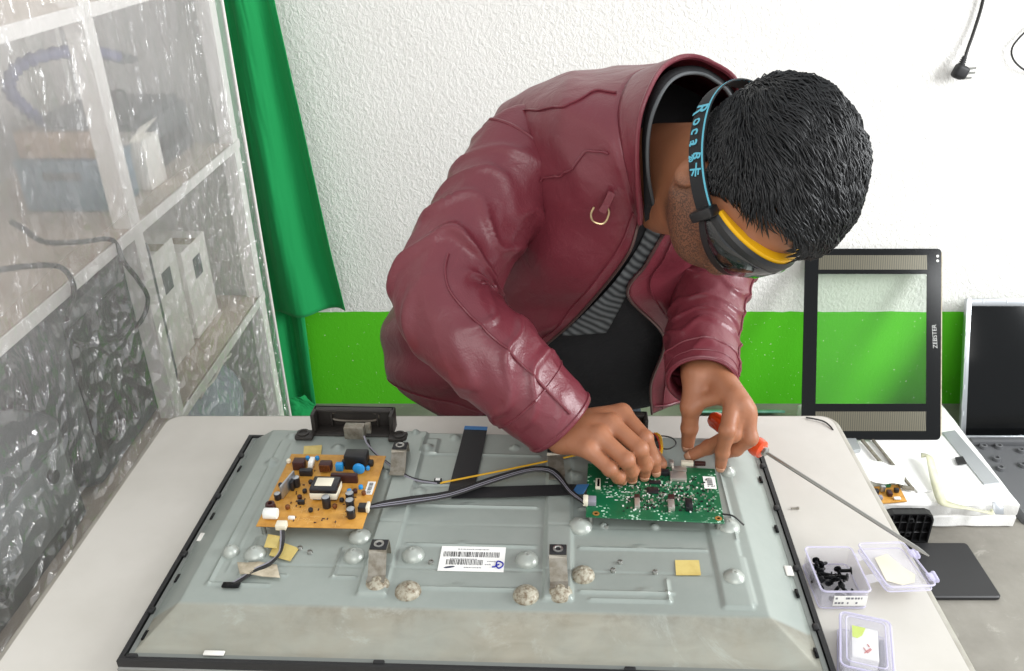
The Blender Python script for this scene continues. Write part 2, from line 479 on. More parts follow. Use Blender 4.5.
# ================================================================== dismantled television lying face down
TV_C, TV_A = Vector((-0.065, 0.835, 0)), math.radians(-1.9)
T_room = T
def T(px, py, z):
    p = T_room(px, py, z)          # measured in the set's own, slightly turned frame
    return TV_C + Matrix.Rotation(-TV_A, 3, 'Z') @ (p - TV_C)
tv = thing('television', 'dismantled flat television lying face down on the white table with its grey metal back exposed', 'television', (-0.065, 0.835, TZ + 0.0005))
def tv_metal():
    m = bpy.data.materials.new('grey_back_panel'); k = NT(m); b = k.b
    tc = k.n('ShaderNodeTexCoord'); sx = k.n('ShaderNodeSeparateXYZ'); k.l(tc, 'Object', sx, 'Vector')
    n1 = k.n('ShaderNodeTexNoise', i_Scale=9.0, i_Detail=7.0, i_Roughness=0.65); k.l(tc, 'Object', n1, 'Vector')
    n2 = k.n('ShaderNodeTexNoise', i_Scale=45.0, i_Detail=6.0, i_Roughness=0.7); k.l(tc, 'Object', n2, 'Vector')
    mp = k.n('ShaderNodeMapping'); mp.inputs['Scale'].default_value = (16, 50, 1); mp.inputs['Rotation'].default_value = (0, 0, 0.7); k.l(tc, 'Object', mp, 'Vector')
    n3 = k.n('ShaderNodeTexNoise', i_Scale=1.0, i_Detail=4.0, i_Distortion=1.2); k.l(mp, 'Vector', n3, 'Vector')
    # dust settled on the near flange
    dm = k.n('ShaderNodeMapRange'); dm.inputs[1].default_value = -0.161; dm.inputs[2].default_value = -0.166; k.l(sx, 'Y', dm, 0)
    r1 = k.n('ShaderNodeMapRange'); r1.inputs[1].default_value = .3; r1.inputs[2].default_value = .7; r1.inputs[3].default_value = .45; r1.inputs[4].default_value = 1.0; k.l(n1, 'Fac', r1, 0)
    mu = k.n('ShaderNodeMath', operation='MULTIPLY'); k.l(dm, 0, mu, 0); k.l(r1, 0, mu, 1)
    base = k.mix((n2, 0), lin('#949d97'), lin('#a3aaa4'))
    dust = k.mix((n3, 0), lin('#827d6d'), lin('#aba697'))
    c = k.mix((mu, 0), lin('#ffffff'), lin('#ffffff'))
    # brown run-off below the fold and pale wiped smears in the dust
    n4 = k.n('ShaderNodeTexNoise', i_Scale=11.0, i_Detail=6.0, i_Roughness=.7); k.l(tc, 'Object', n4, 'Vector')
    s1 = k.n('ShaderNodeMapRange'); s1.inputs[1].default_value = .50; s1.inputs[2].default_value = .66; s1.inputs[4].default_value = .75; k.l(n4, 'Fac', s1, 0)
    yb = k.n('ShaderNodeMapRange'); yb.inputs[1].default_value = -.195; yb.inputs[2].default_value = -.168; k.l(sx, 'Y', yb, 0)
    s2 = k.n('ShaderNodeMath', operation='MULTIPLY'); k.l(s1, 0, s2, 0); k.l(yb, 0, s2, 1)
    d2 = k.mix((s2, 0), lin('#ffffff'), lin('#6f6453')); k.t.links.new(dust[0].outputs[2], d2[0].inputs[6])
    n5 = k.n('ShaderNodeTexNoise', i_Scale=6.5, i_Detail=7.0, i_Roughness=.72, i_Distortion=1.5); k.l(tc, 'Object', n5, 'Vector')
    s3 = k.n('ShaderNodeMapRange'); s3.inputs[1].default_value = .57; s3.inputs[2].default_value = .68; s3.inputs[4].default_value = .55; k.l(n5, 'Fac', s3, 0)
    dust = k.mix((s3, 0), lin('#ffffff'), lin('#bfc2ba')); k.t.links.new(d2[0].outputs[2], dust[0].inputs[6])
    k.t.links.new(base[0].outputs[2], c[0].inputs[6]); k.t.links.new(dust[0].outputs[2], c[0].inputs[7])
    k.t.links.new(c[0].outputs[2], b.inputs['Base Color'])
    rg = k.n('ShaderNodeMapRange'); rg.inputs[3].default_value = 0.33; rg.inputs[4].default_value = 0.6; k.l(mu, 0, rg, 0)
    k.l(rg, 0, b, 'Roughness'); b.inputs['Metallic'].default_value = 0.25
    return m
M['tv'] = tv_metal()
M['dome'] = mat('rust_speckled_dome', '#aaa594', 0.5, 0.1, vary=(230, '#6b5a44', 0.95))
M['dome_clean'] = mat('bare_dome', '#a9aea7', 0.36, 0.3)
M['frame_grey'] = mat('grey_rail', '#7f837f', 0.45, 0.3)
BX0, BX1, BY0, BY1 = -0.434, 0.312, 0.611, 1.022      # outside of the black frame
PZ = 0.79
def sstep(a, b, x):
    t = np.clip((x - a) / (b - a), 0, 1); return t * t * (3 - 2 * t)
x0, x1, y0, y1 = BX0 + 0.012, BX1 - 0.012, BY0 + 0.010, BY1 - 0.008
nx, ny = 380, 210
gx, gy = np.meshgrid(np.linspace(x0, x1, nx), np.linspace(y0, y1, ny), indexing='ij')
lx = np.clip((gx + 0.420) / 0.032, 0, 1); rx = np.clip((0.294 - gx) / 0.043, 0, 1)
fy = np.clip((gy - 0.628) / 0.044, 0, 1); by = np.clip((1.014 - gy) / 0.010, 0, 1)
gz = 0.766 + (PZ - 0.766) * np.minimum(np.minimum(lx, rx), np.minimum(fy, by))
top = (lx >= 1) & (rx >= 1) & (fy >= 1) & (by >= 1)
def band(c, w, lo, hi, x, y, e=0.004):
    return sstep(c - w - e, c - w, x) * sstep(c + w + e, c + w, x) * sstep(lo - e, lo, y) * sstep(hi + e, hi, y)
ad = 0.0045 * band(-0.181, 0.014, 0.69, 1.0, gx, gy) + 0.0045 * band(0.024, 0.014, 0.69, 1.0, gx, gy)
ad += 0.003 * band(0.220, 0.014, 0.684, 0.995, gx, gy)
def ridge_h(yc, xa, xb, h=0.0022, w=0.0017):
    return h * np.exp(-((gy - yc) / w) ** 2) * sstep(xa - .004, xa, gx) * sstep(xb + .004, xb, gx)
def ridge_v(xc, ya, yb, h=0.0022, w=0.0017):
    return h * np.exp(-((gx - xc) / w) ** 2) * sstep(ya - .004, ya, gy) * sstep(yb + .004, yb, gy)
for yc, segs in ((0.843, ((-.155, -.005), (.05, .19))), (0.772, ((-.155, -.005), (.05, .196))), (0.702, ((-.15, -.005), (.05, .15))), (0.885, ((-.155, -.09),)), (0.952, ((-.155, -.005),))):
    for xa, xb in segs: ad += ridge_h(yc, xa, xb)
for yc in (0.732, 0.808): ad -= ridge_h(yc, -.32, .195, 0.0008, 0.0012)
# little kinks in the ribs
for yc in (0.843, 0.772, 0.702):
    for xc in (-0.09, 0.12): ad += 0.002 * np.exp(-((gx - xc) / .008) ** 2 - ((gy - yc - .004) / .003) ** 2)
ad += ridge_v(-.366, .700, .975) + ridge_h(.700, -.366, -.30) + ridge_v(-.352, .72, .97, .001) + ridge_v(-.335, .715, .775) + ridge_h(.715, -.335, -.285)
ad += ridge_v(.146, .690, .722) + ridge_h(.690, .06, .146) + ridge_v(.238, .69, .76) + ridge_v(.236, .79, .98)
ad += ridge_h(.715, -.23, -.205) + ridge_v(-.23, .715, .76)
gz += np.where(top, ad, 0)
for px, py, r in ((272, 463, .011), (292, 436, .009), (428, 449, .009), (419, 492, .011), (575, 476, .012), (416, 435, .007), (455, 438, .009), (385, 474, .012), (655, 527, .007), (604, 526, .006), (338, 448, .01), (515, 448, .008)):
    c = T(px, py, PZ); d = np.sqrt((gx - c.x) ** 2 + (gy - c.y) ** 2)
    gz += np.where(top, 0.0045 * sstep(r, r * .25, d), 0)
c = T(430, 447, PZ)
gz += np.where(top, .003 * band(c.x, .009, c.y - .016, c.y + .016, gx, gy), 0)
vs = np.stack([gx.ravel(), gy.ravel(), gz.ravel()], 1)
ii = np.arange(nx * ny).reshape(nx, ny)
fs = np.stack([ii[:-1, :-1].ravel(), ii[1:, :-1].ravel(), ii[1:, 1:].ravel(), ii[:-1, 1:].ravel()], 1)
b = MB(); b.v = [tuple(p) for p in vs]; b.f = [tuple(f) for f in fs.tolist()]; b.mi = [0] * len(b.f)
# skirt down to the glass so the panel is a solid pan
ring = [(x0, y0), (x1, y0), (x1, y1), (x0, y1)]
b.add([(x, y, 0.766) for x, y in ring] + [(x, y, 0.753) for x, y in ring], [(0, 1, 5, 4), (1, 2, 6, 5), (2, 3, 7, 6), (3, 0, 4, 7), (4, 5, 6, 7)])
me = bpy.data.meshes.new('back_panel'); me.from_pydata(b.v, [], b.f)
off = Matrix.Translation(-Vector((-0.065, 0.835, 0)))
me.transform(off); me.materials.append(M['tv'])
me.polygons.foreach_set('use_smooth', [True] * len(me.polygons)); me.set_sharp_from_angle(angle=math.radians(50))
panel = bpy.data.objects.new('back_panel', me); COL.objects.link(panel)
panel.parent = tv; panel.location = (0, 0, -(TZ + 0.0005))
panel['label'] = 'grey embossed metal back panel with a dusty near edge'

# frame
def ring_loft(o, i, z0, z1, b):
    (ax, bx_, ay, by_), (cx, dx, cy, dy) = o, i
    O = [(ax, ay), (bx_, ay), (bx_, by_), (ax, by_)]; I = [(cx, cy), (dx, cy), (dx, dy), (cx, dy)]
    rings = [[(x, y, z0) for x, y in O], [(x, y, z1 - .002) for x, y in O],
             [(x * .5 + u * .5 - (x - u) * -.3, y * .5 + w * .5 - (y - w) * -.3, z1) for (x, y), (u, w) in zip(O, I)],
             [(x, y, z1) for x, y in I], [(x, y, z0) for x, y in I]]
    rings.append(rings[0]); return b.loft(rings, True, False)
b = MB(); ring_loft((BX0, BX1, BY0, BY1), (BX0 + .0065, BX1 - .0065, BY0 + .005, BY1 - .005), .758, .7685, b)
M['silver_rim'] = mat('silver_grey_rim', '#8e8f8c', .4, .4)
br_ = MB(); ring_loft((BX0 - .001, BX1 + .001, BY0 - .001, BY1 + .001), (BX0 + .012, BX1 - .012, BY0 + .011, BY1 - .011), TZ + .0005, .7575, br_)
br_.build('front_rim', M['silver_rim'], tv)
rl = MB(); ring_loft((BX0 + .0068, BX1 - .0068, BY0 + .0053, BY1 - .0053), (BX0 + .0135, BX1 - .0135, BY0 + .0115, BY1 - .009), .758, .7665, rl)
rl.build('inner_rail', M['frame_grey'], tv)
for y in (0.68, 0.77, 0.88, 0.97):
    b.bbox((BX0 + .007, y, .767), (.007, .009, .006), .0015); b.bbox((BX1 - .007, y, .767), (.007, .009, .006), .0015)
for x in (-.42, -.16, .10, .29): b.bbox((x, BY0 + .006, .767), (.012, .005, .006), .0015)
b.build('bezel', M['black'], tv)
for y in (0.645, 0.73, 0.84, 0.94):
    for x in (BX0 + .0155, BX1 - .0155): MB().bbox((x, y, .7675), (.004, .013, .003), .001).build('slot', M['gloss_black'], tv)
for x, y, w_, d_ in ((BX0 + .017, .80, .008, .014), (BX1 - .017, .765, .009, .016), (-.335, BY0 + .012, .022, .006)):
    MB().bbox((x, y, .7685), (w_, d_, .002), .0008).build('shim', M['white_plastic'], tv)

# punched cones of the panel
def dome(px, py, r, h, mt, name='dome'):
    c = T(px, py, PZ + .001)
    prof = [(r, -0.001), (r * .96, h * .18), (r * .78, h * .52), (r * .5, h * .8), (r * .3, h * .93), (r * .24, h), (r * .1, h * 1.0), (r * .08, h * .9), (0.0002, h * .88)]
    MB().lathe(c, prof, 24).build(name, M[mt], tv)
for px, py, rp, mt in ((413, 555, 12, 'dome_clean'), (408, 591, 13, 'dome'), (527, 560, 12, 'dome_clean'), (526, 595, 13, 'dome'), (377, 585, 12.5, 'dome'), (560, 593, 12.5, 'dome'),
                       (580, 526, 13.5, 'dome_clean'), (583, 575, 12, 'dome'), (734, 578, 11.5, 'dome_clean'), (728, 527, 13, 'dome_clean'), (231, 552, 9, 'dome_clean'),
                       (255, 554, 11.5, 'dome_clean'), (354, 556, 11, 'dome_clean'), (360, 537, 12, 'dome_clean'), (728, 472, 9, 'dome_clean')):
    dome(px, py, rp * 0.00113, .0095, mt)
def stud(px, py, r=.0028):
    c = T(px, py, PZ)
    MB().lathe(c, [(r * 1.2, 0), (r, .003), (r * .6, .0035), (r * .55, .002), (.0002, .002)], 14).build('stud', M['steel'], tv)
for q in ((300, 549), (431, 563), (655, 573), (620, 563), (613, 571), (606, 527), (310, 553)): stud(*q)

# strap posts for the wall mount
def post(pxb, pyb, pxt, pyt, h, w):
    base = T(pxb, pyb, PZ + .001); topc = T(pxt, pyt, PZ + h)
    yb, yt = base.y, topc.y; x = (base.x + topc.x) / 2; xt = topc.x
    pts = [(base.x, yb - .008, PZ + .0085), (base.x, yb + .002, PZ + .0085), (xt, yt - .0085, PZ + h - .003), (xt, yt - .0075, PZ + h), (xt, yt + .010, PZ + h), (xt, yt + .011, PZ + h - .003), (xt, yt + .013, PZ + .001)]
    p_ = MB().tube(pts, 0, flat=(w, .0016, (0, -0.5, 1))).build('mount_post', M['dull_steel'], tv, smooth=False)
    MB().bbox((xt, yt + .001, PZ + h + .0014), (w * .96, .016, .0016), .0006).build('pad', M['rubber'], p_)
    MB().lathe((xt, yt + .001, PZ + h + .0018), [(.0058, 0), (.0058, .0014), (.0040, .0016), (.0030, .0008), (.0030, 0)], 20).build('eyelet', M['steel'], p_)
    return p_
post(377, 582, 379, 546, .026, .020); post(559, 588, 558, 551, .026, .020)
post(398, 476, 400, 447, .020, .020); post(557, 480, 555, 450, .020, .021)

# stand brackets on the far edge
M['bracket'] = mat('brown_black_plastic', '#2d2926', .45); M['bracket_rim'] = mat('worn_rim', '#6d655a', .5)
def stand_bracket(xc):
    y0_, y1_, z0_, z1_ = .988, 1.020, PZ + .0005, PZ + .033
    b = MB()
    b.bbox((xc, y1_ - .003, (z0_ + z1_) / 2), (.116, .006, z1_ - z0_), .002)
    b.bbox((xc, y1_ - .006, z1_ - .003), (.116, .012, .006), .002)
    for s in (-1, 1):
        b.bbox((xc + s * .0555, (y0_ + y1_) / 2 + .003, (z0_ + z1_) / 2), (.006, .026, z1_ - z0_), .002)
        b.bbox((xc + s * .066, y0_ - .002, z0_ + .0035), (.026, .02, .007), .003)
        b.lathe((xc + s * .068, y0_ - .002, z0_ + .0068), [(.0085, 0), (.0085, .002), (.0055, .0025), (.005, .0004), (.0002, .0002)], 18)
        b.bbox((xc + s * .033, y1_ - .008, (z0_ + z1_) / 2), (.003, .006, .026), .001)
    p_ = b.bbox((xc, (y0_ + y1_) / 2, z0_ + .0015), (.112, .03, .003), .001).build('stand_bracket', M['bracket'], tv)
    pts = []
    for i in range(41):
        a = 2 * PI * i / 40; pts.append((xc + .034 * math.copysign(abs(math.cos(a)) ** .6, math.cos(a)), y1_ - .0072, (z0_ + z1_) / 2 + .003 + .008 * math.copysign(abs(math.sin(a)) ** .6, math.sin(a))))
    MB().tube(pts, .0016, 6).build('slot_rim', M['bracket_rim'], p_)
    return p_
br = stand_bracket(T(351, 425, .81).x)
c = T(355, 431, .808)
b = MB().bbox(c, (.028, .014, .020), .0015).bbox(c + Vector((.018, .004, .003)), (.008, .006, .016), .001)
b.cyl(c + Vector((0, -.0065, .001)), c + Vector((0, -.0078, .001)), .0018, 12).build('metal_block', M['dull_steel'], br)
stand_bracket(T(606, 425, .81).x)

# ------------------------------------------------------------------ power supply board
M['pcb_o'] = mat('orange_circuit_board', '#cf9843', 0.4, vary=(70, '#b27a2b', 0.8))
M['cap'] = mat('capacitor_sleeve', '#1e1e22', 0.3)
M['alu'] = mat('brushed_aluminium', '#b7babd', 0.3, 0.85)
M['blue'] = mat('blue_component', '#2b8fd0', 0.35)
M['maroon'] = mat('dark_maroon', '#3a1d1c', 0.4)
M['copper'] = mat('copper_winding', '#7a4a2a', 0.35, 0.4)
M['cream'] = mat('cream_plastic', '#e6dfca', 0.5)
M['silk'] = mat('white_print', '#e9e9e4', 0.6)
M['ink'] = mat('black_ink', '#26262a', 0.6)
BZ = .806
pxl, pxr, pyn, pyf = -.3368, -.2090, .7795, .925
pb = MB().bbox(((pxl + pxr) / 2, (pyn + pyf) / 2, BZ - .0008), (pxr - pxl, pyf - pyn, .0016), .0006).build('power_board', M['pcb_o'], tv)
for sx_ in (pxl + .006, pxr - .006):
    for sy_ in (pyn + .006, pyf - .006): MB().cyl((sx_, sy_, PZ), (sx_, sy_, BZ - .001), .003, 10).build('standoff', M['steel'], pb)
def on(px, py, z=BZ): return T(px, py, z)
def el_cap(px, py, r, h, label=None):
    c = on(px, py)
    o = MB().m(0).lathe(c, [(r * .95, 0), (r, .0006), (r, h - .0008), (r * .93, h)], 18).m(1).lathe(c, [(r * .93, h), (r * .8, h + .0003), (.0002, h + .0003)], 18).build('capacitor', [M['cap'], M['alu']], pb)
    return o
for q in ((327, 507, .0052, .016), (350.5, 501, .0052, .013), (350.5, 508, .0052, .013), (351.5, 517, .0053, .013), (278, 499, .0042, .009), (297, 486, .0046, .014)): el_cap(*q)
def block(name, px, py, d, mt, dz=0., r=.001, rot=None):
    c = on(px, py) + Vector((0, 0, d[2] / 2 + dz))
    return MB().bbox(c, d, r, 2, rot).build(name, M[mt], pb)
c = on(326, 497)
MB().m(0).bbox(c + Vector((0, .004, .008)), (.0345, .028, .010), .002).m(1).bbox(c + Vector((0, .004, .0155)), (.034, .027, .008), .002).m(0).bbox(c + Vector((-.001, .005, .0197)), (.021, .016, .0008), .0003)\
    .m(1).bbox(c + Vector((0, .004, .002)), (.03, .022, .004), .001).build('transformer', [M['cream'], M['cap']], pb)
MB().bbox(on(357, 468) + Vector((0, .004, .011)), (.030, .018, .022), .002).bbox(on(357, 468) + Vector((0, .006, .004)), (.042, .008, .008), .002).build('mains_inlet', M['black'], pb)
c = on(360, 473) + Vector((0, -.003, .009))
MB().lathe(c, [(.0002, -.0022), (.006, -.0022), (.0078, -.001), (.0078, .001), (.006, .0022), (.0002, .0022)], 22, Matrix.Rotation(PI / 2, 3, 'X')).cyl(c + Vector((-.003, 0, -.0075)), c + Vector((-.003, 0, -.01)), .0005, 6).build('disc_capacitor', M['blue'], pb)
block('film_capacitor', 340, 470, (.0095, .007, .011), 'blue')
c = on(326.5, 470)
b = MB().bbox(c + Vector((0, 0, .007)), (.017, .012, .012), .003)
b.build('choke', M['maroon'], pb)
b = MB()
for i in range(7):
    a = PI * i / 6; b.tube([c + Vector((-.006 + .002 * i, -.0068, .002 + j * .0025)) for j in range(5)], .0008, 6)
b.build('winding', M['copper'], pb)
block('relay', 300, 468, (.015, .012, .013), 'maroon'); block('film_capacitor', 312, 468, (.006, .013, .014), 'silk', rot=Matrix.Rotation(.15, 3, 'Y'))
block('bridge_rectifier', 306.5, 475, (.0165, .007, .009), 'cap'); block('heat_sink_clip', 345, 482, (.034, .006, .013), 'maroon')
block('heat_sink', 289, 491, (.0025, .034, .020), 'alu', rot=Matrix.Rotation(-.22, 3, 'Z')); block('transistor', 293.5, 489, (.004, .010, .014), 'cap')
c = on(271.6, 518) + Vector((0, 0, .007))
MB().lathe(c, [(.0063, -.008), (.0068, -.0072), (.0068, .0072), (.0063, .008)], 20, Matrix.Rotation(PI / 2, 3, 'Y')).build('capacitor', M['silk'], pb)
MB().lathe(on(271, 509), [(.006, 0), (.0066, .003), (.0055, .009), (.003, .0095), (.0028, .006), (.0002, .006)], 18).build('coil', M['maroon'], pb)
block('connector', 282, 528, (.0125, .010, .008), 'cream'); block('connector', 368.5, 510, (.004, .012, .009), 'cream'); block('connector', 363, 510, (.010, .010, .008), 'cap')
block('transistor', 301.4, 504, (.009, .004, .006), 'cap'); block('jumper', 291.7, 519, (.008, .004, .004), 'silk')
for px, py, mt in ((308, 460, 'blue'), (317.5, 460, 'blue'), (361, 489, 'blue'), (349.5, 493, 'blue'), (368, 470, 'blue'), (289, 463, 'cream'), (355.5, 493, 'maroon'), (311, 484, 'cap'), (342, 502, 'cap'), (305, 493, 'cap'), (311, 512, 'cap'), (281, 487, 'cap'), (364, 495, 'copper'), (288, 509, 'copper'), (335, 508, 'copper'), (300, 499, 'maroon')):
    c = on(px, py); r = .0029
    MB().lathe(c, [(r * .5, 0), (r, .0015), (r, .005), (r * .6, .0062), (.0002, .0065)], 12).build('small_component', M[mt], pb)
b = MB()
rr = random.Random(3)
for i in range(46):
    x = rr.uniform(pxl + .01, pxr - .01); y = rr.uniform(pyn + .006, pyf - .006)
    if rr.random() < .5: b.bbox((x, y, BZ + .0008), (rr.uniform(.002, .004), .0012, .0015), .0004, 1)
    else: b.bbox((x, y, BZ + .0008), (.0012, rr.uniform(.002, .004), .0015), .0004, 1)
o = b.build('resistors', M['maroon'], pb); o['kind'] = 'stuff'
b = MB()
for i in range(16):
    x = rr.uniform(pxl + .035, pxr - .02); y = rr.uniform(pyn + .004, pyn + .035)
    b.box((x, y, BZ + .0002), (rr.uniform(.004, .014), .0005, .0002)); b.box((x, y, BZ + .0002), (.0005, rr.uniform(.004, .010), .0002))
b.build('tracks', mat('pale_track', '#e0b366', 0.4), pb, smooth=False)
def barcode(c, w, h, mt_name, parent, seed, vertical=False, nm='barcode'):
    b = MB(); r = random.Random(seed); x = -w / 2
    L = w
    while x < L / 2:
        bw = r.uniform(.0004, .0011)
        if vertical: b.box((c[0], c[1] + x, c[2]), (h, bw, .0001))
        else: b.box((c[0] + x, c[1], c[2]), (bw, h, .0001))
        x += bw + r.uniform(.0004, .0012)
    return b.build(nm, M[mt_name], parent, smooth=False)
c = on(370, 488, BZ + .0003)
MB().box(c, (.010, .026, .0003)).build('sticker', M['paper'], pb, smooth=False)
barcode((c.x, c.y, c.z + .0003), .021, .005, 'ink', pb, 5, True)

# ------------------------------------------------------------------ main (signal) board
def pcb_green():
    m = bpy.data.materials.new('green_circuit_board'); k = NT(m); b = k.b
    tc = k.n('ShaderNodeTexCoord')
    n1 = k.n('ShaderNodeTexVoronoi', i_Scale=240.0, feature='F1', distance='CHEBYCHEV'); k.l(tc, 'Object', n1, 'Vector')
    n2 = k.n('ShaderNodeTexNoise', i_Scale=45.0, i_Detail=3.0); k.l(tc, 'Object', n2, 'Vector')
    r2 = k.n('ShaderNodeMapRange'); r2.inputs[1].default_value = .5; r2.inputs[2].default_value = .62; k.l(n2, 'Fac', r2, 0)
    lt = k.n('ShaderNodeMath', operation='LESS_THAN'); k.l(n1, 'Distance', lt, 0); lt.inputs[1].default_value = .27
    mu = k.n('ShaderNodeMath', operation='MULTIPLY'); k.l(lt, 0, mu, 0); k.l(r2, 0, mu, 1)
    g = k.mix((n2, 0), lin('#0a4c2e'), lin('#187047'))
    c = k.mix((mu, 0), lin('#ffffff'), lin('#b9d9c4')); k.t.links.new(g[0].outputs[2], c[0].inputs[6])
    k.t.links.new(c[0].outputs[2], b.inputs['Base Color']); b.inputs['Roughness'].default_value = .35
    return m
M['pcb_g'] = pcb_green()
RZ = Matrix.Rotation(math.radians(-2.2), 3, 'Z')
mc = Vector((.1413, .860, BZ - .0008))
mb = MB().bbox(mc, (.166, .108, .0016), .0005, 1, RZ).build('main_board', M['pcb_g'], tv)
mb['label'] = 'green main circuit board under the hands'
for sx_ in (-.077, .077):
    for sy_ in (-.048, .048):
        q = mc + RZ @ Vector((sx_, sy_, 0)); MB().cyl((q.x, q.y, PZ), (q.x, q.y, BZ - .001), .003, 10).build('standoff', M['steel'], mb)
def mblock(name, px, py, d, mt, r=.0006):
    c = T(px, py, BZ) + Vector((0, 0, d[2] / 2)); return MB().bbox(c, d, r, 2, RZ).build(name, M[mt], mb)
M['tin'] = mat('tin_shield', '#c9c4bc', 0.3, 0.7)
M['gold'] = mat('gold_pad', '#c99550', 0.35, 0.6)
mblock('ribbon_socket', 598, 485, (.0065, .019, .004), 'cream'); mblock('socket_slot', 598.3, 485, (.003, .015, .0045), 'gloss_black')
mblock('processor', 652.6, 491, (.0145, .012, .002), 'cap'); mblock('tuner_shield', 678, 478, (.021, .016, .005), 'tin'); mblock('tuner_shield', 679, 470, (.019, .010, .003), 'tin')
mblock('chip', 664, 474, (.013, .008, .006), 'cap'); mblock('chip', 655, 483, (.015, .006, .0025), 'cap'); mblock('connector', 687, 465, (.016, .006, .006), 'cream'); mblock('connector', 661, 464, (.009, .007, .006), 'cream')
mblock('connector', 671, 466, (.006, .008, .008), 'tin'); mblock('connector', 700, 465, (.014, .005, .005), 'maroon')
mblock('port', 637, 505, (.0065, .017, .005), 'tin'); mblock('port', 671, 507, (.008, .017, .006), 'tin'); mblock('port', 688.6, 507, (.0085, .018, .007), 'cap'); mblock('port_mouth', 637, 499, (.007, .007, .0055), 'maroon'); mblock('port_mouth', 671, 500, (.008, .008, .0065), 'maroon')
mblock('connector', 585.5, 503, (.006, .013, .008), 'cream'); mblock('connector', 592, 503, (.010, .012, .007), 'wire_grey')
for q in ((596, 513.5), (718.5, 518.5)):
    c = T(*q, BZ); MB().lathe(c, [(.0042, 0), (.0042, .0003), (.0019, .0004), (.0018, 0)], 18).build('screw_pad', M['gold'], mb)
c = T(709.7, 482.5, BZ + .0003)
MB().bbox(c, (.0155, .025, .0003), .0001, 1, RZ).build('sticker', M['paper'], mb, smooth=False)
barcode((c.x, c.y, c.z + .0003), .017, .007, 'ink', mb, 9, True)
b = MB(); rr = random.Random(11)
for i in range(420):
    px = rr.gauss(670, 26); py = rr.gauss(494, 12)
    if not (612 < px < 716 and 476 < py < 512): continue
    c = T(px, py, BZ + .0006); b.m(rr.choice((0, 0, 1, 2, 2))); d = (rr.uniform(.001, .0025), rr.uniform(.001, .002), .0012); b.box(c, d, RZ)
o = b.build('surface_parts', [M['cap'], M['silk'], M['tin']], mb, smooth=False); o['kind'] = 'stuff'
b = MB(); rr = random.Random(4)
for i in range(60):
    px = rr.uniform(604, 640); py = rr.choice((478, 482, 486, 492, 497, 500))
    b.box(T(px, py + rr.uniform(-.5, .5), BZ + .0002), (rr.uniform(.001, .004), rr.choice((.0006, .0012)), .0002), RZ)
b.build('printing', M['silk'], mb, smooth=False)

# ------------------------------------------------------------------ ribbons and wires of the television
b = MB(); L = [T(476, 427, .795), T(475, 432, .7945), T(471, 450, .7935), T(466, 470, .793), T(461, 491, .7925)]
b.tube(catmull(L, 14), 0, flat=(.033, .0008, (0, 0, 1))).build('flat_cable', M['rubber'], tv, smooth=False)
MB().tube([T(452, 493, .7935), T(500, 492, .7945), T(560, 490, .796), T(574, 489.5, .8015)], 0, flat=(.022, .0008, (0, 0, 1))).build('flat_cable', M['rubber'], tv, smooth=False)
M['blue_end'] = mat('blue_ribbon_end', '#3c6ea0', .5)
MB().tube([T(574, 489.5, .802), T(586, 489, .808)], 0, flat=(.021, .001, (0, 0, 1))).build('ribbon_end', M['blue_end'], tv, smooth=False)
MB().tube([T(476.2, 426.5, .7958), T(475.5, 429.5, .7956)], 0, flat=(.033, .001, (0, 0, 1))).build('ribbon_end', M['blue_end'], tv, smooth=False)
def wire(name, pts, r, mt, parent=tv, n=28):
    return MB().tube(catmull(pts, n), r, 8).build(name, M[mt], parent)
for i, mt in enumerate(('wire_black', 'wire_black', 'wire_black', 'wire_grey', 'wire_black', 'wire_grey', 'wire_black')):
    j = (i - 3) * .9
    wire('wire', [T(370, 507 + j * .5, .809), T(385, 504 + j, .803), T(412, 500 + j * 1.2, .797 + i * .0006), T(450, 494 + j, .797 + i * .0006), T(492, 480 + j, .800), T(527, 470 + j * .8, .803), T(548, 469.5 + j * .9, .804), T(560, 478 + j * 1.4, .804), T(570, 491 + j, .805), T(584, 502 + j * .6, .810)], .00125, mt)
wire('wire', [T(440, 483, .793), T(470, 477, .796), T(510, 469, .798), T(546, 461.5, .80), T(572, 456, .803), T(600, 450, .805)], .0013, 'wire_yellow')
wire('lead', [T(368, 440, .804), T(372, 450, .800), T(392, 466, .796), T(412, 478, .794), T(436, 483, .793)], .0016, 'wire_black')
wire('lead', [T(364, 436, .81), T(369, 446, .802), T(390, 465.5, .797), T(412, 479, .794), T(437, 483.5, .793)], .0013, 'wire_grey')
c = T(438, 481, .794); MB().bbox(c, (.010, .007, .005), .001).build('plug', M['rubber'], tv); MB().bbox(c + Vector((0, 0, .003)), (.006, .0045, .001), .0003).build('plug_face', M['silk'], tv)
for i, mt in enumerate(('wire_grey', 'wire_black', 'wire_black')):
    j = i * 1.3
    wire('speaker_lead', [T(281 + j, 530, .811), T(281 + j, 541, .801), T(279 + j * .5, 553, .797), T(270, 562 + j, .795), T(255, 569 + j, .795), T(243, 577 + j, .794), T(231, 584 + j, .792)], .0014, mt)
MB().bbox(T(231, 585, .7925), (.020, .008, .003), .0014).build('cable_slot', M['gloss_black'], tv)
def patch(name, quad, z, mt, th=.0006, lift=0.0):
    vs = [T(px, py, z) for px, py in quad]; n = len(vs)
    b = MB().add([v - Vector((0, 0, th)) for v in vs] + vs, [tuple(reversed(range(n))), tuple(range(n, 2 * n))] + [(i, (i + 1) % n, n + (i + 1) % n, n + i) for i in range(n)])
    return b.build(name, M[mt], tv, smooth=False)
patch('tape', [(276, 540), (299, 548), (290, 561), (269, 555)], .7925, 'tape_y'); patch('tape', [(304, 446), (322, 445), (321, 455), (303, 456)], .7925, 'tape_y')
patch('tape', [(675, 560), (699, 560), (701, 575), (676, 575)], .7915, 'tape_y'); patch('tape', [(268, 534), (280, 536), (277, 548), (264, 547)], .798, 'tape_y')
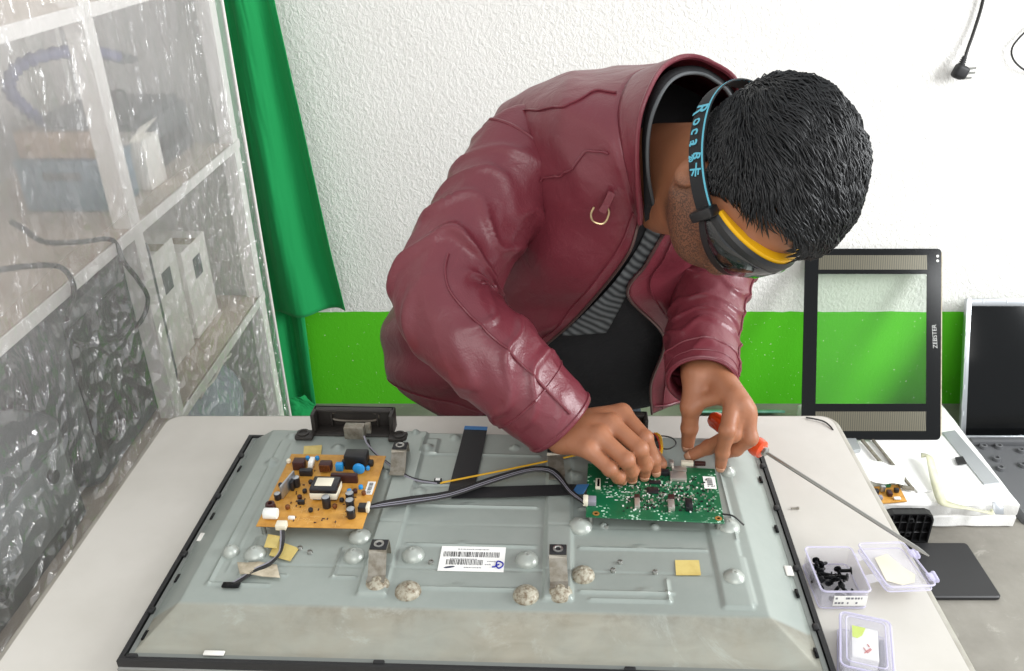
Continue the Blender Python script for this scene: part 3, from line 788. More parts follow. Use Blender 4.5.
# crinkled beige tape over the lead
b = MB(); n_ = 10; G = []
for i in range(n_):
    for j in range(6):
        u, v = i / (n_ - 1), j / 5
        a = Vector((237 + 40 * u + 3 * v, 562 + 2.5 * u + 13 * v)); q = T(a.x, a.y, .7935)
        G.append(q + Vector((0, 0, .003 * math.exp(-((u - .55 + .35 * v) / .22) ** 2) + .0006 * fbm((u * 3, v * 3, 1), 2))))
b.add(G, [(i * 6 + j, (i + 1) * 6 + j, (i + 1) * 6 + j + 1, i * 6 + j + 1) for i in range(n_ - 1) for j in range(5)])
o = b.build('tape', M['tape_b'], tv); md = o.modifiers.new('thick', 'SOLIDIFY'); md.thickness = .0005
wire('clip', [T(722, 514, .808), T(733, 516, .810), T(744, 525, .801)], .0011, 'wire_black')
for i, (mt, dx) in enumerate((('wire_red', 0), ('wire_yellow', 2.2), ('wire_yellow', 4))):
    wire('wire', [T(652 + dx * 1.2, 433, .812), T(657 + dx, 437, .818), T(660 + dx * .6, 447, .82), T(659 + dx * .6, 455, .816), T(659 + dx * .5, 463, .811)], .0011, mt)
wire('wire', [T(648, 440, .80), T(660, 436, .803), T(672, 438, .803), T(676, 444, .80), T(668, 449, .797), T(655, 447, .797)], .0010, 'wire_black')
# label
a, d_ = T(436, 547.5, PZ), T(505.5, 571.5, PZ)
lc = ((a.x + d_.x) / 2 + .0025, (a.y + d_.y) / 2, PZ + .0007); lw, lh = .0755, .041
sk = MB().box(lc, (lw, lh, .0004)).build('rating_label', M['paper'], tv, smooth=False)
z_ = lc[2] + .0003
barcode((lc[0] - .001, lc[1] + .007, z_), .066, .0085, 'ink', sk, 21); barcode((lc[0] - .008, lc[1] - .006, z_), .042, .0085, 'ink', sk, 22)
b = MB()
rr = random.Random(8)
for yy, xa, xb in ((.0155, -.018, .019), (-.0008, -.025, .005), (-.0145, -.008, .012), (-.004, .018, .027), (-.009, .016, .023)):
    x = xa
    while x < xb:
        w_ = rr.uniform(.0005, .0014); b.box((lc[0] + x, lc[1] + yy, z_), (w_, .0012, .0001)); x += w_ + .0005
b.build('small_print', mat('grey_print', '#6b6b72', .7), sk, smooth=False)
el = [(lc[0] - .025 + .0062 * math.cos(2 * PI * i / 24), lc[1] - .0145 + .0016 * math.sin(2 * PI * i / 24) + .0012 * math.cos(2 * PI * i / 24)) for i in range(24)]
MB().prism(el, z_, z_ + .0001).build('logo', mat('logo_ink', '#3c3f52', .6), sk, smooth=False)
M['pen'] = mat('blue_marker', '#2a2f9c', .5)
pc = Vector((lc[0] + .030, lc[1] - .009, z_ + .0004))
pen = [pc + Vector(q) for q in ((-.006, -.004, 0), (-.002, -.003, 0), (-.0005, .005, 0), (.0055, .003, 0), (.006, -.002, 0), (.002, -.006, 0), (-.001, -.002, 0), (.002, .0005, 0))]
MB().tube(catmull(pen, 30), .0009, 6).build('pen_mark', M['pen'], sk)

T = T_room
tv.rotation_euler = (0, 0, TV_A)
# ================================================================== things lying on the table
def clear_plastic(name, tint, haze, rough=.08):
    m = bpy.data.materials.new(name); k = NT(m)
    b = k.b; b.inputs['Base Color'].default_value = lin(tint); b.inputs['Roughness'].default_value = rough
    b.inputs['Specular IOR Level'].default_value = .5
    tr = k.n('ShaderNodeBsdfTransparent'); tr.inputs['Color'].default_value = (.97, .97, .98, 1)
    lw = k.n('ShaderNodeLayerWeight', i_Blend=.35)
    mr = k.n('ShaderNodeMapRange'); mr.inputs[3].default_value = haze; mr.inputs[4].default_value = min(.9, haze + .45); k.l(lw, 'Facing', mr, 0)
    mx = k.n('ShaderNodeMixShader'); k.l(mr, 0, mx, 0); k.l(tr, 0, mx, 1); k.l(b, 0, mx, 2); k.l(mx, 0, k.out, 'Surface')
    return m
M['clear'] = clear_plastic('clear_polypropylene', '#efedf6', .07)
M['clear_edge'] = clear_plastic('clear_rim', '#e6e2fb', .38)
def shell_rings(x0, x1, y0, y1, r, prof, n=5):
    """prof list of (inset, z)"""
    return [[(px, py, z) for px, py in rrect(x0 + i, x1 - i, y0 + i, y1 - i, max(r - i, .0015), n)] for i, z in prof]
def xf(objm, mtx):
    for o in objm: o.data.transform(mtx)
def tray(name, w, d, h, parent, mtx, rim=True):
    b = MB(); pr = [(.0015, 0), (0.0, h), (.0014, h), (.003, .0014)]
    b.loft(shell_rings(-w / 2, w / 2, -d / 2, d / 2, .006, pr), True, True)
    b.v = [tuple(mtx @ Vector(p)) for p in b.v]
    o = b.build(name, M['clear'], parent)
    b = MB(); rr_ = rrect(-w / 2 - .0006, w / 2 + .0006, -d / 2 - .0006, d / 2 + .0006, .006, 5)
    b.tube([mtx @ Vector((x, y, h)) for x, y in rr_ + rr_[:1]], .0011, 6, cap=False)
    b.tube([mtx @ Vector((x * .97, y * .97, .001)) for x, y in rr_ + rr_[:1]], .0008, 6, cap=False)
    b.build('rim', M['clear_edge'], parent)
    return o
# open box of screws
bxm = Matrix.Translation((.3455, .747, TZ + .0006)); BW, BD, BH = .055, .072, .027
sb = thing('plastic_box', 'open clear plastic box holding black screws, its lid folded out to the right', 'box', (.3455, .747, TZ + .0006))
tray('tray', BW, BD, BH, sb, bxm)
lm = Matrix.Translation((.4175, .757, TZ + .0165)) @ Matrix.Rotation(math.radians(9), 4, 'Z') @ Matrix.Rotation(math.radians(6), 4, 'Y')
tray('lid', .060, .072, .009, sb, lm)
for y in (-.02, .02):
    MB().bbox(lm @ Vector((.034, y, .006)), (.008, .012, .003), .001, 2).bbox(lm @ Vector((.0395, y, .006)), (.005, .016, .005), .0015, 2).build('latch', M['clear_edge'], sb)
for y in (-.018, .018):
    a = bxm @ Vector((BW / 2, y, BH)); c = lm @ Vector((-.030, y, .006)); MB().tube([a, (a + c) / 2 + Vector((0, 0, .001)), c], 0, flat=(.012, .001, (0, 0, 1))).build('hinge', M['clear'], sb)
sl = bxm @ Vector((.006, -BD / 2 - .0004, .013))
b = MB().bbox(sl, (.038, .0006, .015), .0002, 1).build('label_strip', M['paper'], sb, smooth=False)
b2 = MB(); rr = random.Random(5)
for zz in (.004, -.003):
    x = -.016
    while x < .016:
        w_ = rr.uniform(.0012, .003)
        if rr.random() < .75: b2.box(sl + Vector((x, -.0005, zz)), (w_, .0002, .0026))
        x += w_ + .0012
b2.build('print', mat('faded_print', '#6f6f78', .7), b, smooth=False)
pp = MB(); pts = [(-.022, -.02), (-.016, .018), (.004, .024), (.012, .0), (.020, -.012), (.012, -.024), (-.006, -.028)]
o = MB()
q = [lm @ Vector((x, y, .0026)) for x, y in pts]; q2 = [lm @ Vector((x, y, .0030)) for x, y in pts]; n_ = len(q)
o.add(q + q2, [tuple(reversed(range(n_))), tuple(range(n_, 2 * n_))] + [(i, (i + 1) % n_, n_ + (i + 1) % n_, n_ + i) for i in range(n_)])
tag(o.build('paper_scrap', mat('yellowed_paper', '#dcd7c4', .8), origin=q[0], smooth=False), 'yellowed scrap of paper lying in the folded-out clear lid', 'paper')
# black screws
def screw_mesh(L=.014, r=.0017):
    b = MB().lathe((0, 0, 0), [(.0003, 0), (r * .8, .002), (r, .0035), (r, L - .002)], 8)
    b.lathe((0, 0, 0), [(r, L - .002), (r * 2.1, L - .0016), (r * 2.1, L - .0004), (r * 1.5, L)], 12)
    return b
sc0 = screw_mesh().build('screw', M['gloss_black'], None)
rr = random.Random(17); made = 0
for i in range(26):
    o = sc0 if i == 0 else sc0.copy()
    if i: COL.objects.link(o)
    small = i > 18
    cx = rr.gauss(-.002, .0105) if not small else rr.uniform(-.012, .02); cy = rr.gauss(.006, .012) if not small else rr.uniform(-.028, -.014)
    cx = max(-.019, min(.019, cx)); cy = max(-.028, min(.027, cy))
    o.scale = (1.25, 1.25, 1.15)
    tilt = rr.uniform(1.15, 1.6) if not small else rr.uniform(.9, 1.5); az = rr.uniform(0, 2 * PI)
    if small: o.scale = (.8, .8, .55)
    o.rotation_euler = (0, tilt, az)
    ln = .014 * (0.5 if small else 1)
    off_ = Vector((math.cos(az), math.sin(az), 0)) * math.sin(tilt) * ln / 2
    o.location = bxm @ (Vector((cx, cy, .0050 + (0 if small else (i % 4) * .0027))) - off_)
    tag(o, 'small black screw in the loose heap inside the open clear box', 'screw', 'black screws in the open clear box')
# closed box
cm = Matrix.Translation((.3435, .640, TZ + .0006)) @ Matrix.Rotation(math.radians(-17), 4, 'Z')
cb = thing('plastic_box', 'closed clear plastic box with white and lime stickers inside at the near right table corner', 'box', tuple(cm.translation))
tray('tray', .050, .074, .024, cb, cm)
b = MB().loft(shell_rings(-.0262, .0262, -.0382, .0382, .007, [(0, .019), (0, .0245), (.003, .0262), (.006, .0262), (.0075, .0252)]), True, True)
b.v = [tuple(cm @ Vector(p)) for p in b.v]; b.build('lid', M['clear'], cb)
b = MB(); r_ = rrect(-.0262, .0262, -.0382, .0382, .007, 5); b.tube([cm @ Vector((x, y, .0245)) for x, y in r_ + r_[:1]], .0011, 6, cap=False)
r_ = rrect(-.020, .020, -.032, .032, .005, 5); b.tube([cm @ Vector((x, y, .0262)) for x, y in r_ + r_[:1]], .0007, 6, cap=False).build('rim', M['clear_edge'], cb)
R3 = cm.to_3x3()
st = thing('sticker_pad', 'white sticker pad with lime corner and red scribble inside the closed clear box', 'sticker', tuple(cm @ Vector((0, .004, .004))))
MB().bbox(cm @ Vector((0, .004, .012)), (.027, .044, .016), .001, 2, R3).build('pad', M['paper'], st)
MB().prism([(0, 0), (0, 0), (0, 0)], 0, 0) if False else None
qd = [(-.013, .025), (.001, .025), (-.003, .013), (-.008, .008), (-.013, .009)]
q = [cm @ Vector((x, y, .0202)) for x, y in qd]; q2 = [p + Vector((0, 0, .0003)) for p in q]; n_ = len(q)
MB().add(q + q2, [tuple(reversed(range(n_))), tuple(range(n_, 2 * n_))] + [(i, (i + 1) % n_, n_ + (i + 1) % n_, n_ + i) for i in range(n_)]).build('lime_mark', mat('lime_ink', '#cbe04a', .6), st, smooth=False)
for pts in (((-.002, -.004), (.002, -.010), (.006, -.004)), ((.005, -.003), (-.001, -.011)), ((.002, .002), (.004, -.001))):
    MB().tube([cm @ Vector((x, y, .0206)) for x, y in pts], .0005, 6).build('red_mark', mat('red_ink', '#d0564a', .6), st)
MB().bbox(cm @ Vector((.018, 0, .010)), (.005, .036, .012), .0008, 1, R3).build('grey_edge', mat('grey_ink', '#8c8c92', .6), st)

# long screwdriver
sd = thing('screwdriver', 'long screwdriver with orange-red clear handle, its shaft reaching over the table edge', 'screwdriver', T(765, 452, .803))
M['orange'] = mat('orange_red_acetate', '#d84a1c', .18, coat=.6, bump=(60, .1, .002))
hA, hB, tip = T(716, 428, .806), T(764, 451, .806), T(929, 556, .790)
ax = (tip - hB).normalized()
hA = hB - ax * .095
zq = Vector((0, 0, 1)).cross(ax).normalized(); yq = ax.cross(zq)
rings = []
for s, r in ((0, .004), (.002, .009), (.008, .0125), (.03, .0135), (.05, .0125), (.066, .0105), (.074, .0108), (.080, .0135), (.086, .0140), (.092, .0125), (.095, .006)):
    ring = []
    for j in range(36):
        q = 2 * PI * j / 36; fl = 1 - .13 * (max(0, math.cos(q * 6)) ** 2) * (1 if .006 < s < .07 else 0)
        ring.append(hA + ax * s + (zq * math.cos(q) + yq * math.sin(q)) * r * fl)
    rings.append(ring)
MB().loft(rings).build('handle', M['orange'], sd)
MB().tube([hB - ax * .002, hB + ax * .004, hB + ax * .006], [.0062, .0062, .003], 14).build('ferrule', M['steel'], sd)
MB().tube([hB, hB + (tip - hB) * .94, hB + (tip - hB) * .96, tip], [.0026, .0026, .0022, .0008], 12).build('shaft', M['steel'], sd)

# ================================================================== right hand side: slab, glass panel, screens, loose parts on the floor
M['foam'] = mat('white_polystyrene', '#f0efec', .8, bump=(220, .35, .003), vary=(40, '#e4e3df', .5))
slab = MB()
def slab_rings():
    out = []
    for i, z in ((.006, 0), (0, .006), (0, .034), (.0015, .036), (.0015, .040), (0, .042), (0, .074), (.006, .08)):
        out.append([(x + .002 * fbm((x * 9, y * 9, z * 30), 2), y + .004 * fbm((x * 7, y * 7, 2 + z * 20), 2), z) for x, y in
                    [(.79 + i + (1.232 - .79 - 2 * i) * t, 1.725 + i) for t in np.linspace(0, 1, 30)] + [(1.232 - i, 1.725 + i + (2.20 - 1.725 - 2 * i) * t) for t in np.linspace(0, 1, 30)][1:] +
                    [(1.232 - i - (1.232 - .79 - 2 * i) * t, 2.20 - i) for t in np.linspace(0, 1, 30)][1:] + [(.79 + i, 2.20 - i - (2.20 - 1.725 - 2 * i) * t) for t in np.linspace(0, 1, 30)][1:-1]])
    return out
slab.loft(slab_rings())
tag(slab.build('foam_slab', M['foam'], origin=(.99, 2.0, 0)), 'white polystyrene slab lying on the concrete floor right of the table', 'foam')
SZ = .0812
def flat_thing(name, quad, z0, z1, mt, label, cat, smooth=False, group=None):
    q = [T(px, py, z1) for px, py in quad]; n = len(q)
    b = MB().add([(p.x, p.y, z0) for p in q] + list(q), [tuple(reversed(range(n))), tuple(range(n, 2 * n))] + [(i, (i + 1) % n, n + (i + 1) % n, n + i) for i in range(n)])
    o = b.build(name, M[mt], origin=(q[0].x, q[0].y, z0), smooth=smooth); tag(o, label, cat, group)
    md = o.modifiers.new('edge', 'BEVEL'); md.width = .0012; md.segments = 2; md.limit_method = 'ANGLE'
    return o
M['diff'] = mat('milky_sheet', '#eeeeec', .45)
M['greymetal'] = mat('grey_metal_strip', '#b9bdbf', .35, .6)
flat_thing('diffuser_sheet', [(868, 438), (958, 432), (1000, 483), (918, 492)], SZ, SZ + .004, 'diff', 'smooth white sheet lying on the polystyrene slab beneath the curved ribbon', 'sheet')
flat_thing('metal_strip', [(942, 432), (955, 430), (1000, 482), (984, 484)], SZ + .0045, SZ + .008, 'greymetal', 'grey metal strip lying along the right edge of the white sheet', 'strip')
b = thing('bracket_rail', 'thin grey rail frame lying on the slab between table and glass panel', 'rail', T(880, 460, SZ))
def seg(a, c, w, h, z): return MB().tube([T(*a, z), T(*c, z)], 0, flat=(w, h, (0, 0, 1)))
seg((862, 440), (902, 487), .008, .006, SZ + .008).build('rail', M['dull_steel'], b); seg((873, 440), (912, 488), .006, .006, SZ + .008).build('rail', M['dull_steel'], b)
seg((902, 487), (914, 489), .010, .006, SZ + .008).build('cross_piece', M['dull_steel'], b)
flat_thing('grey_bracket', [(846, 438), (856, 438), (861, 449), (849, 451)], SZ + .0002, SZ + .012, 'greymetal', 'small grey metal bracket at the table edge below the glass panel', 'bracket')
# crumpled white paper
b = MB(); G = []; n_ = 14
for i in range(n_):
    for j in range(n_):
        u, v = i / (n_ - 1), j / (n_ - 1)
        q = T(853 + 52 * u + 10 * v * (1 - u), 458 + 10 * u * (1 - v) + 24 * v, SZ + .03)
        G.append(q + Vector((0, 0, .008 * fbm((u * 2, v * 2, 3), 1.6) + .006 * math.sin(3 * u + 2 * v))))
b.add(G, [(i * n_ + j, (i + 1) * n_ + j, (i + 1) * n_ + j + 1, i * n_ + j + 1) for i in range(n_ - 1) for j in range(n_ - 1)])
o = b.build('paper_sheet', M['paper'], origin=G[0]); tag(o, 'crumpled white paper sheet lying over the small circuit board on the slab', 'paper'); md = o.modifiers.new('thick', 'SOLIDIFY'); md.thickness = .001
# small orange circuit board on the slab
q = [T(*p, SZ + .004) for p in ((862, 488), (898, 484), (907, 501), (873, 504))]
sp = thing('circuit_board', 'small orange circuit board with dark parts on the front of the polystyrene slab', 'circuit board', (q[3].x, q[3].y, SZ))
MB().add([(p.x, p.y, SZ + .001) for p in q] + list(q), [(3, 2, 1, 0), (4, 5, 6, 7), (0, 1, 5, 4), (1, 2, 6, 5), (2, 3, 7, 6), (3, 0, 4, 7)]).build('board', M['pcb_o'], sp, smooth=False)
for px, py, d, mt in ((874, 494, (.02, .014, .014), 'cap'), (882, 491, (.012, .012, .018), 'alu'), (889, 495, (.012, .018, .012), 'maroon'), (896, 492, (.012, .010, .012), 'cap'), (897, 499, (.018, .010, .005), 'silk'), (880, 499, (.010, .012, .01), 'wire_grey'), (886, 487, (.022, .008, .010), 'pcb_g')):
    MB().bbox(T(px, py, SZ + .005) + Vector((0, 0, d[2] / 2)), d, .002).build('component', M[mt], sp)
# yellowed adhesive ribbon curling over the sheet
M['ribbon'] = mat('yellowed_clear_ribbon', '#d9d8bf', .35, vary=(30, '#c9c79f', .6), coat=.3)
L = catmull([T(921, 455, SZ + .03), T(929, 456, SZ + .034), T(932, 466, SZ + .03), T(936, 483, SZ + .02), T(941, 499, SZ + .012), T(948, 504, SZ + .010), T(968, 508, SZ + .012), T(988, 512, SZ + .014), T(994, 512, SZ + .016)], 40)
b = MB(); rows = []
for i, p_ in enumerate(L):
    a = L[max(i - 1, 0)]; c = L[min(i + 1, len(L) - 1)]; t_ = (c - a).normalized()
    sd_ = t_.cross(Vector((0, 0, 1))).normalized(); tw = .35 * math.sin(i * .25)
    sd_ = (sd_ * math.cos(tw) + Vector((0, 0, 1)) * math.sin(tw)) * .012
    if sd_.x < 0: sd_ = -sd_
    rows.append([p_ - sd_, p_, p_ + sd_])
b.loft(rows, False, False)
o = b.build('ribbon', M['ribbon'], origin=L[0]); tag(o, 'yellowed translucent ribbon bent in an L on the white sheet', 'ribbon'); md = o.modifiers.new('thick', 'SOLIDIFY'); md.thickness = .0012
b = thing('ribbon_tab', 'small striped grey connector tab at the end of the yellowed ribbon', 'connector', T(996, 507, SZ))
MB().bbox(T(998, 508, SZ + .012), (.026, .005, .032), .001, 2, Matrix.Rotation(-.6, 3, 'X')).build('tab', M['alu'], b)
flat_thing('black_chip', [(955, 457), (963, 456), (967, 463), (958, 464)], SZ + .0085, SZ + .013, 'black', 'small black square pad on the grey metal strip', 'pad')
# touch glass panel
gp = thing('touch_glass', 'black-bordered clear touch glass panel leaning upright against the painted wall', 'glass panel', (.945, 2.0, SZ))
A, B_, C_, D_ = Vector((.742, 2.0, SZ + .004)), Vector((1.139, 2.0, SZ + .004)), Vector((1.176, 2.310, .543)), Vector((.773, 2.310, .543))
uu = (B_ - A).normalized(); vv = (D_ - A) - uu * (D_ - A).dot(uu); GH = vv.length; vv.normalize(); nn = uu.cross(vv); GW = (B_ - A).length
sk = (D_ - A).dot(uu)
def G3(u, v, w=0.0): return A + uu * (u * GW + sk * v) + vv * (v * GH) + nn * w
def glass_mat():
    m = bpy.data.materials.new('clear_glass'); k = NT(m); b = k.b
    b.inputs['Base Color'].default_value = lin('#dfe6dc'); b.inputs['Roughness'].default_value = .03
    tr = k.n('ShaderNodeBsdfTransparent'); tr.inputs['Color'].default_value = (.93, .96, .93, 1)
    lw = k.n('ShaderNodeFresnel', i_IOR=1.45); mt = k.n('ShaderNodeMapRange'); mt.inputs[3].default_value = .0; mt.inputs[4].default_value = .55; k.l(lw, 0, mt, 0)
    mx = k.n('ShaderNodeMixShader'); k.l(mt, 0, mx, 0); k.l(tr, 0, mx, 1); k.l(b, 0, mx, 2); k.l(mx, 0, k.out, 'Surface'); return m
M['glass'] = glass_mat()
def sheet(u0, u1, v0, v1, w0, w1, r=0):
    b = MB(); pts = rrect(u0 * GW, u1 * GW, v0 * GH, v1 * GH, r, 4) if r else [(u0 * GW, v0 * GH), (u1 * GW, v0 * GH), (u1 * GW, v1 * GH), (u0 * GW, v1 * GH)]
    q = [G3(x / GW, y / GH, w0) for x, y in pts]; q2 = [G3(x / GW, y / GH, w1) for x, y in pts]; n = len(q)
    return b.add(q + q2, [tuple(reversed(range(n))), tuple(range(n, 2 * n))] + [(i, (i + 1) % n, n + (i + 1) % n, n + i) for i in range(n)])
# border = ring with the window left open
wo, wi = rrect(0, GW, 0, GH, .012, 6), rrect(.10 * GW, .895 * GW, .185 * GH, .865 * GH, .0008, 6)
b = MB()
def ring3(pts, w): return [G3(x / GW, y / GH, w) for x, y in pts]
b.loft([ring3(wo, 0), ring3(wo, .003), ring3(wi, .003), ring3(wi, 0), ring3(wo, 0)], True, False)
b.build('border', M['gloss_black'], gp)
sheet(.10, .895, .185, .865, .0008, .0022).build('pane', M['glass'], gp, smooth=False)
def stripes():
    m = bpy.data.materials.new('fine_trace_bands'); k = NT(m); b = k.b
    tc = k.n('ShaderNodeTexCoord'); w = k.n('ShaderNodeTexWave', i_Scale=60.0, bands_direction='X', i_Distortion=.0); k.l(tc, 'Object', w, 'Vector')
    c = k.mix((w, 0), lin('#35322a'), lin('#6a6552')); k.t.links.new(c[0].outputs[2], b.inputs['Base Color']); b.inputs['Roughness'].default_value = .3; b.inputs['Metallic'].default_value = .3; return m
M['trace'] = stripes()
sheet(.10, .895, .045, .145, .0030, .0034).build('trace_band', M['trace'], gp, smooth=False); sheet(.10, .895, .888, .965, .0030, .0034).build('trace_band', M['trace'], gp, smooth=False)
for v in (.935, .96): b = MB().lathe((0, 0, 0), [(.004, 0), (.004, .0005), (.0002, .0005)], 16); b.v = [tuple(G3(.972, v, .003) + uu * p[0] + vv * p[1] + nn * p[2]) for p in b.v]; b.build('dot', M['silk'], gp)
text_mesh('ZEBSTER', .018, mat('grey_print_on_glass', '#b9b9b6', .6), 'logo', gp, Matrix.Translation(-Vector(gp.location)) @ Matrix.Translation(Vector(gp.location)) @ frame(vv, -uu, nn, G3(.955, .535, .0033)) @ Matrix.Shear('XZ', 4, (0, 0)))
MB().tube([G3(1.003, v, .0) for v in (.02, .5, .98)], 0, flat=(.004, .004, (0, -1, 0))).build('tape_edge', M['tape_b'], gp)
# lcd panel
lc_ = thing('lcd_panel', 'black lcd panel with silver frame leaning on the wall at the right edge', 'screen', (1.53, 2.15, 0))
A2 = Vector((1.262, 2.12, .004)); up2 = (Vector((1.262, 2.285, .395)) - A2); LH = up2.length; up2.normalize(); r2 = Vector((1, 0, 0)); n2 = r2.cross(up2)
def L3(x, y, w=0.): return A2 + r2 * x + up2 * y + n2 * w
LW = .56
def lbox(x0, x1, y0, y1, w0, w1, name, mt, r=.001):
    c = (L3(x0, y0, w0) + L3(x1, y1, w1)) / 2; R_ = Matrix((r2, up2, n2)).transposed()
    return MB().bbox(c, (x1 - x0, y1 - y0, w1 - w0), r, 2, R_).build(name, M[mt], lc_)
lbox(.004, LW - .004, .004, LH - .004, -.004, .010, 'housing', 'greymetal'); lbox(.016, LW - .016, .014, LH - .022, .0101, .0125, 'screen', 'gloss_black', .0005)
b = MB()
for x0_, x1_, y0_, y1_ in ((0, .015, 0, LH), (LW - .015, LW, 0, LH), (.0155, LW - .0155, LH - .021, LH), (.0155, LW - .0155, 0, .012)):
    R_ = Matrix((r2, up2, n2)).transposed(); b.bbox(L3((x0_ + x1_) / 2, (y0_ + y1_) / 2, .006), (x1_ - x0_, y1_ - y0_, .016), .0012, 2, R_)
b.build('silver_frame', M['alu'], lc_)
for x in (.05, .12, .30): MB().bbox(L3(x, LH - .008, .0145), (.004, .012, .002), .0006, 1, Matrix((r2, up2, n2)).transposed()).build('clip', M['greymetal'], lc_)
for y in (.08, .16, .24, .32): MB().bbox(L3(.004, y, .0145), (.006, .014, .002), .0006, 1, Matrix((r2, up2, n2)).transposed()).build('clip', M['greymetal'], lc_)
# plastic casing lying in front of the lcd
cs = thing('plastic_casing', 'dark grey plastic casing with raised bosses lying on the floor before the lcd panel', 'casing', (1.45, 1.95, 0))
M['casing'] = mat('dark_grey_casing', '#5d5e60', .45, bump=(500, .2, .0005))
MB().loft(shell_rings(1.262, 1.75, 1.73, 2.085, .02, [(0, .001), (0, .022), (.004, .028), (.010, .028), (.014, .022)])).build('shell', M['casing'], cs)
for x, y in ((1.30, 2.05), (1.345, 2.05), (1.31, 1.99), (1.30, 1.945), (1.37, 1.96), (1.40, 2.03)):
    MB().lathe((x, y, .0218), [(.012, 0), (.011, .010), (.006, .011), (.005, .004), (.0002, .004)], 16).build('boss', M['casing'], cs)
MB().bbox((1.42, 2.07, .03), (.30, .022, .018), .003).build('hinge_bar', M['casing'], cs)
MB().loft(shell_rings(1.37, 1.50, 1.82, 1.91, .015, [(0, .0221), (0, .0245), (.006, .0245), (.008, .0225)])).build('recess', M['black'], cs)
# black stand neck and stand base
nk = thing('stand_neck', 'ribbed black plastic stand neck standing on the floor against the polystyrene slab', 'stand', (.90, 1.66, 0))
b = MB(); NX0, NX1, NY, NH = .862, .985, 1.684, .098
b.loft([[(x, y, z) for x, z in [(NX0, .001), (NX1, .001), (NX1, NH - .02), (NX1 - .006, NH - .006), (NX1 - .02, NH), (NX0 + .02, NH), (NX0 + .006, NH - .006), (NX0, NH - .02)]] for y in (NY, NY - .004)])
rim = [(NX0, .004), (NX1, .004), (NX1, NH - .02), (NX1 - .006, NH - .006), (NX1 - .02, NH), (NX0 + .02, NH), (NX0 + .006, NH - .006), (NX0, NH - .02), (NX0, .004)]
b.tube([(x, NY - .010, z) for x, z in rim], 0, flat=(.020, .004, (0, 0, 1))) if False else None
for (xa, za), (xb, zb) in zip(rim[:-1], rim[1:]):
    v = [(xa, NY, za), (xb, NY, zb), (xb, NY - .022, zb), (xa, NY - .022, za)]
    cx, cz = (NX0 + NX1) / 2, NH / 2
    v2 = [(x + (.004 if x < cx else -.004), y, z + (.004 if z < cz else -.004)) for x, y, z in v]
    b.add(v + v2, [(0, 1, 2, 3), (7, 6, 5, 4), (0, 4, 5, 1), (1, 5, 6, 2), (2, 6, 7, 3), (3, 7, 4, 0)])
b.build('body', M['black'], nk)
for x in np.linspace(NX0 + .022, NX1 - .022, 5): MB().bbox((x, NY - .012, NH / 2), (.003, .016, NH - .012), .0008, 1).build('rib', M['black'], nk)
for z in (.034, .066): MB().bbox(((NX0 + NX1) / 2, NY - .011, z), (NX1 - NX0 - .01, .013, .003), .0008, 1).build('rib', M['black'], nk)
for z in (.030, .074): b = MB().lathe(((NX0 + NX1) / 2 + .006, NY - .004, z), [(.008, 0), (.008, .016), (.005, .017), (.004, .006), (.0002, .006)], 16, Matrix.Rotation(PI / 2, 3, 'X')); b.build('screw_boss', M['black'], nk)
b = MB().loft(shell_rings(.76, 1.079, 1.468, 1.655, .010, [(.003, 0.0005), (0, .003), (0, .010), (.003, .0125)]))
tag(b.build('black_plate', M['black_plate'] if 'black_plate' in M else mat('satin_black_plate', '#232325', .45), origin=(.92, 1.56, 0)), 'flat black rectangular stand plate lying flat on the concrete floor below the table edge', 'plate')
# greenish boards on the floor behind the table
M['teal'] = mat('teal_board', '#4f8f78', .5, vary=(30, '#7fb09a', .8))
o = MB().bbox((.62, 2.23, .032), (.26, .10, .008), .002, 1, Matrix.Rotation(-.55, 3, 'X')).build('green_board', M['teal'], origin=(.62, 2.2, 0)); tag(o, 'teal circuit board lying on the floor by the wall behind the table', 'circuit board')
o = MB().bbox((.66, 2.13, .012), (.08, .05, .014), .003).build('pale_block', mat('pale_blue_plastic', '#b9cdd8', .5), origin=(.66, 2.13, .005)); tag(o, 'pale blue plastic piece lying on the floor before the teal board', 'plastic piece')
# ================================================================== shelving rack on the left, seen through plastic sheeting
M['rack'] = mat('white_rack_paint', '#e9e5e1', .4, coat=.1)
M['deck'] = mat('beige_shelf_board', '#c9bcae', .7, vary=(12, '#b5a696', .6))
RX, RXB = -.735, -1.13
SH = (.12, .518, .925, 1.300)
rack = thing('shelving_rack', 'white metal shelving rack with beige shelves behind the hanging clear plastic', 'shelf', ((RX + RXB) / 2, 1.4, 0))
b = None
for y in (.78, 1.462, 2.035):
    for x, s in ((RX, 1), (RXB, -1)):
        MB().bbox((x - s * .002, y, .95), (.004, .036, 1.90), .001, 1).bbox((x - s * .019, y - .016, .95), (.030, .004, 1.90), .001, 1).bbox((x - s * .015, y, .003), (.042, .042, .006), .001, 1).build('post', M['rack'], rack)
for z in SH:
    sh = MB().bbox(((RX + RXB) / 2, 1.41, z + .004), (RX - RXB - .012, 1.24, .008), .001, 1).build('shelf', M['deck'], rack)
    MB().bbox((RX + .0015, 1.41, z), (.003, 1.285, .022), .001, 1).bbox((RXB - .0015, 1.41, z), (.003, 1.285, .034), .001, 1).build('lip', M['rack'], sh)
MB().bbox(((RX + RXB) / 2, 2.054, 1.0), (RX - RXB - .05, .003, 1.80), .0008, 1).build('side_panel', mat('frosted_side', '#dcdad6', .5), rack)
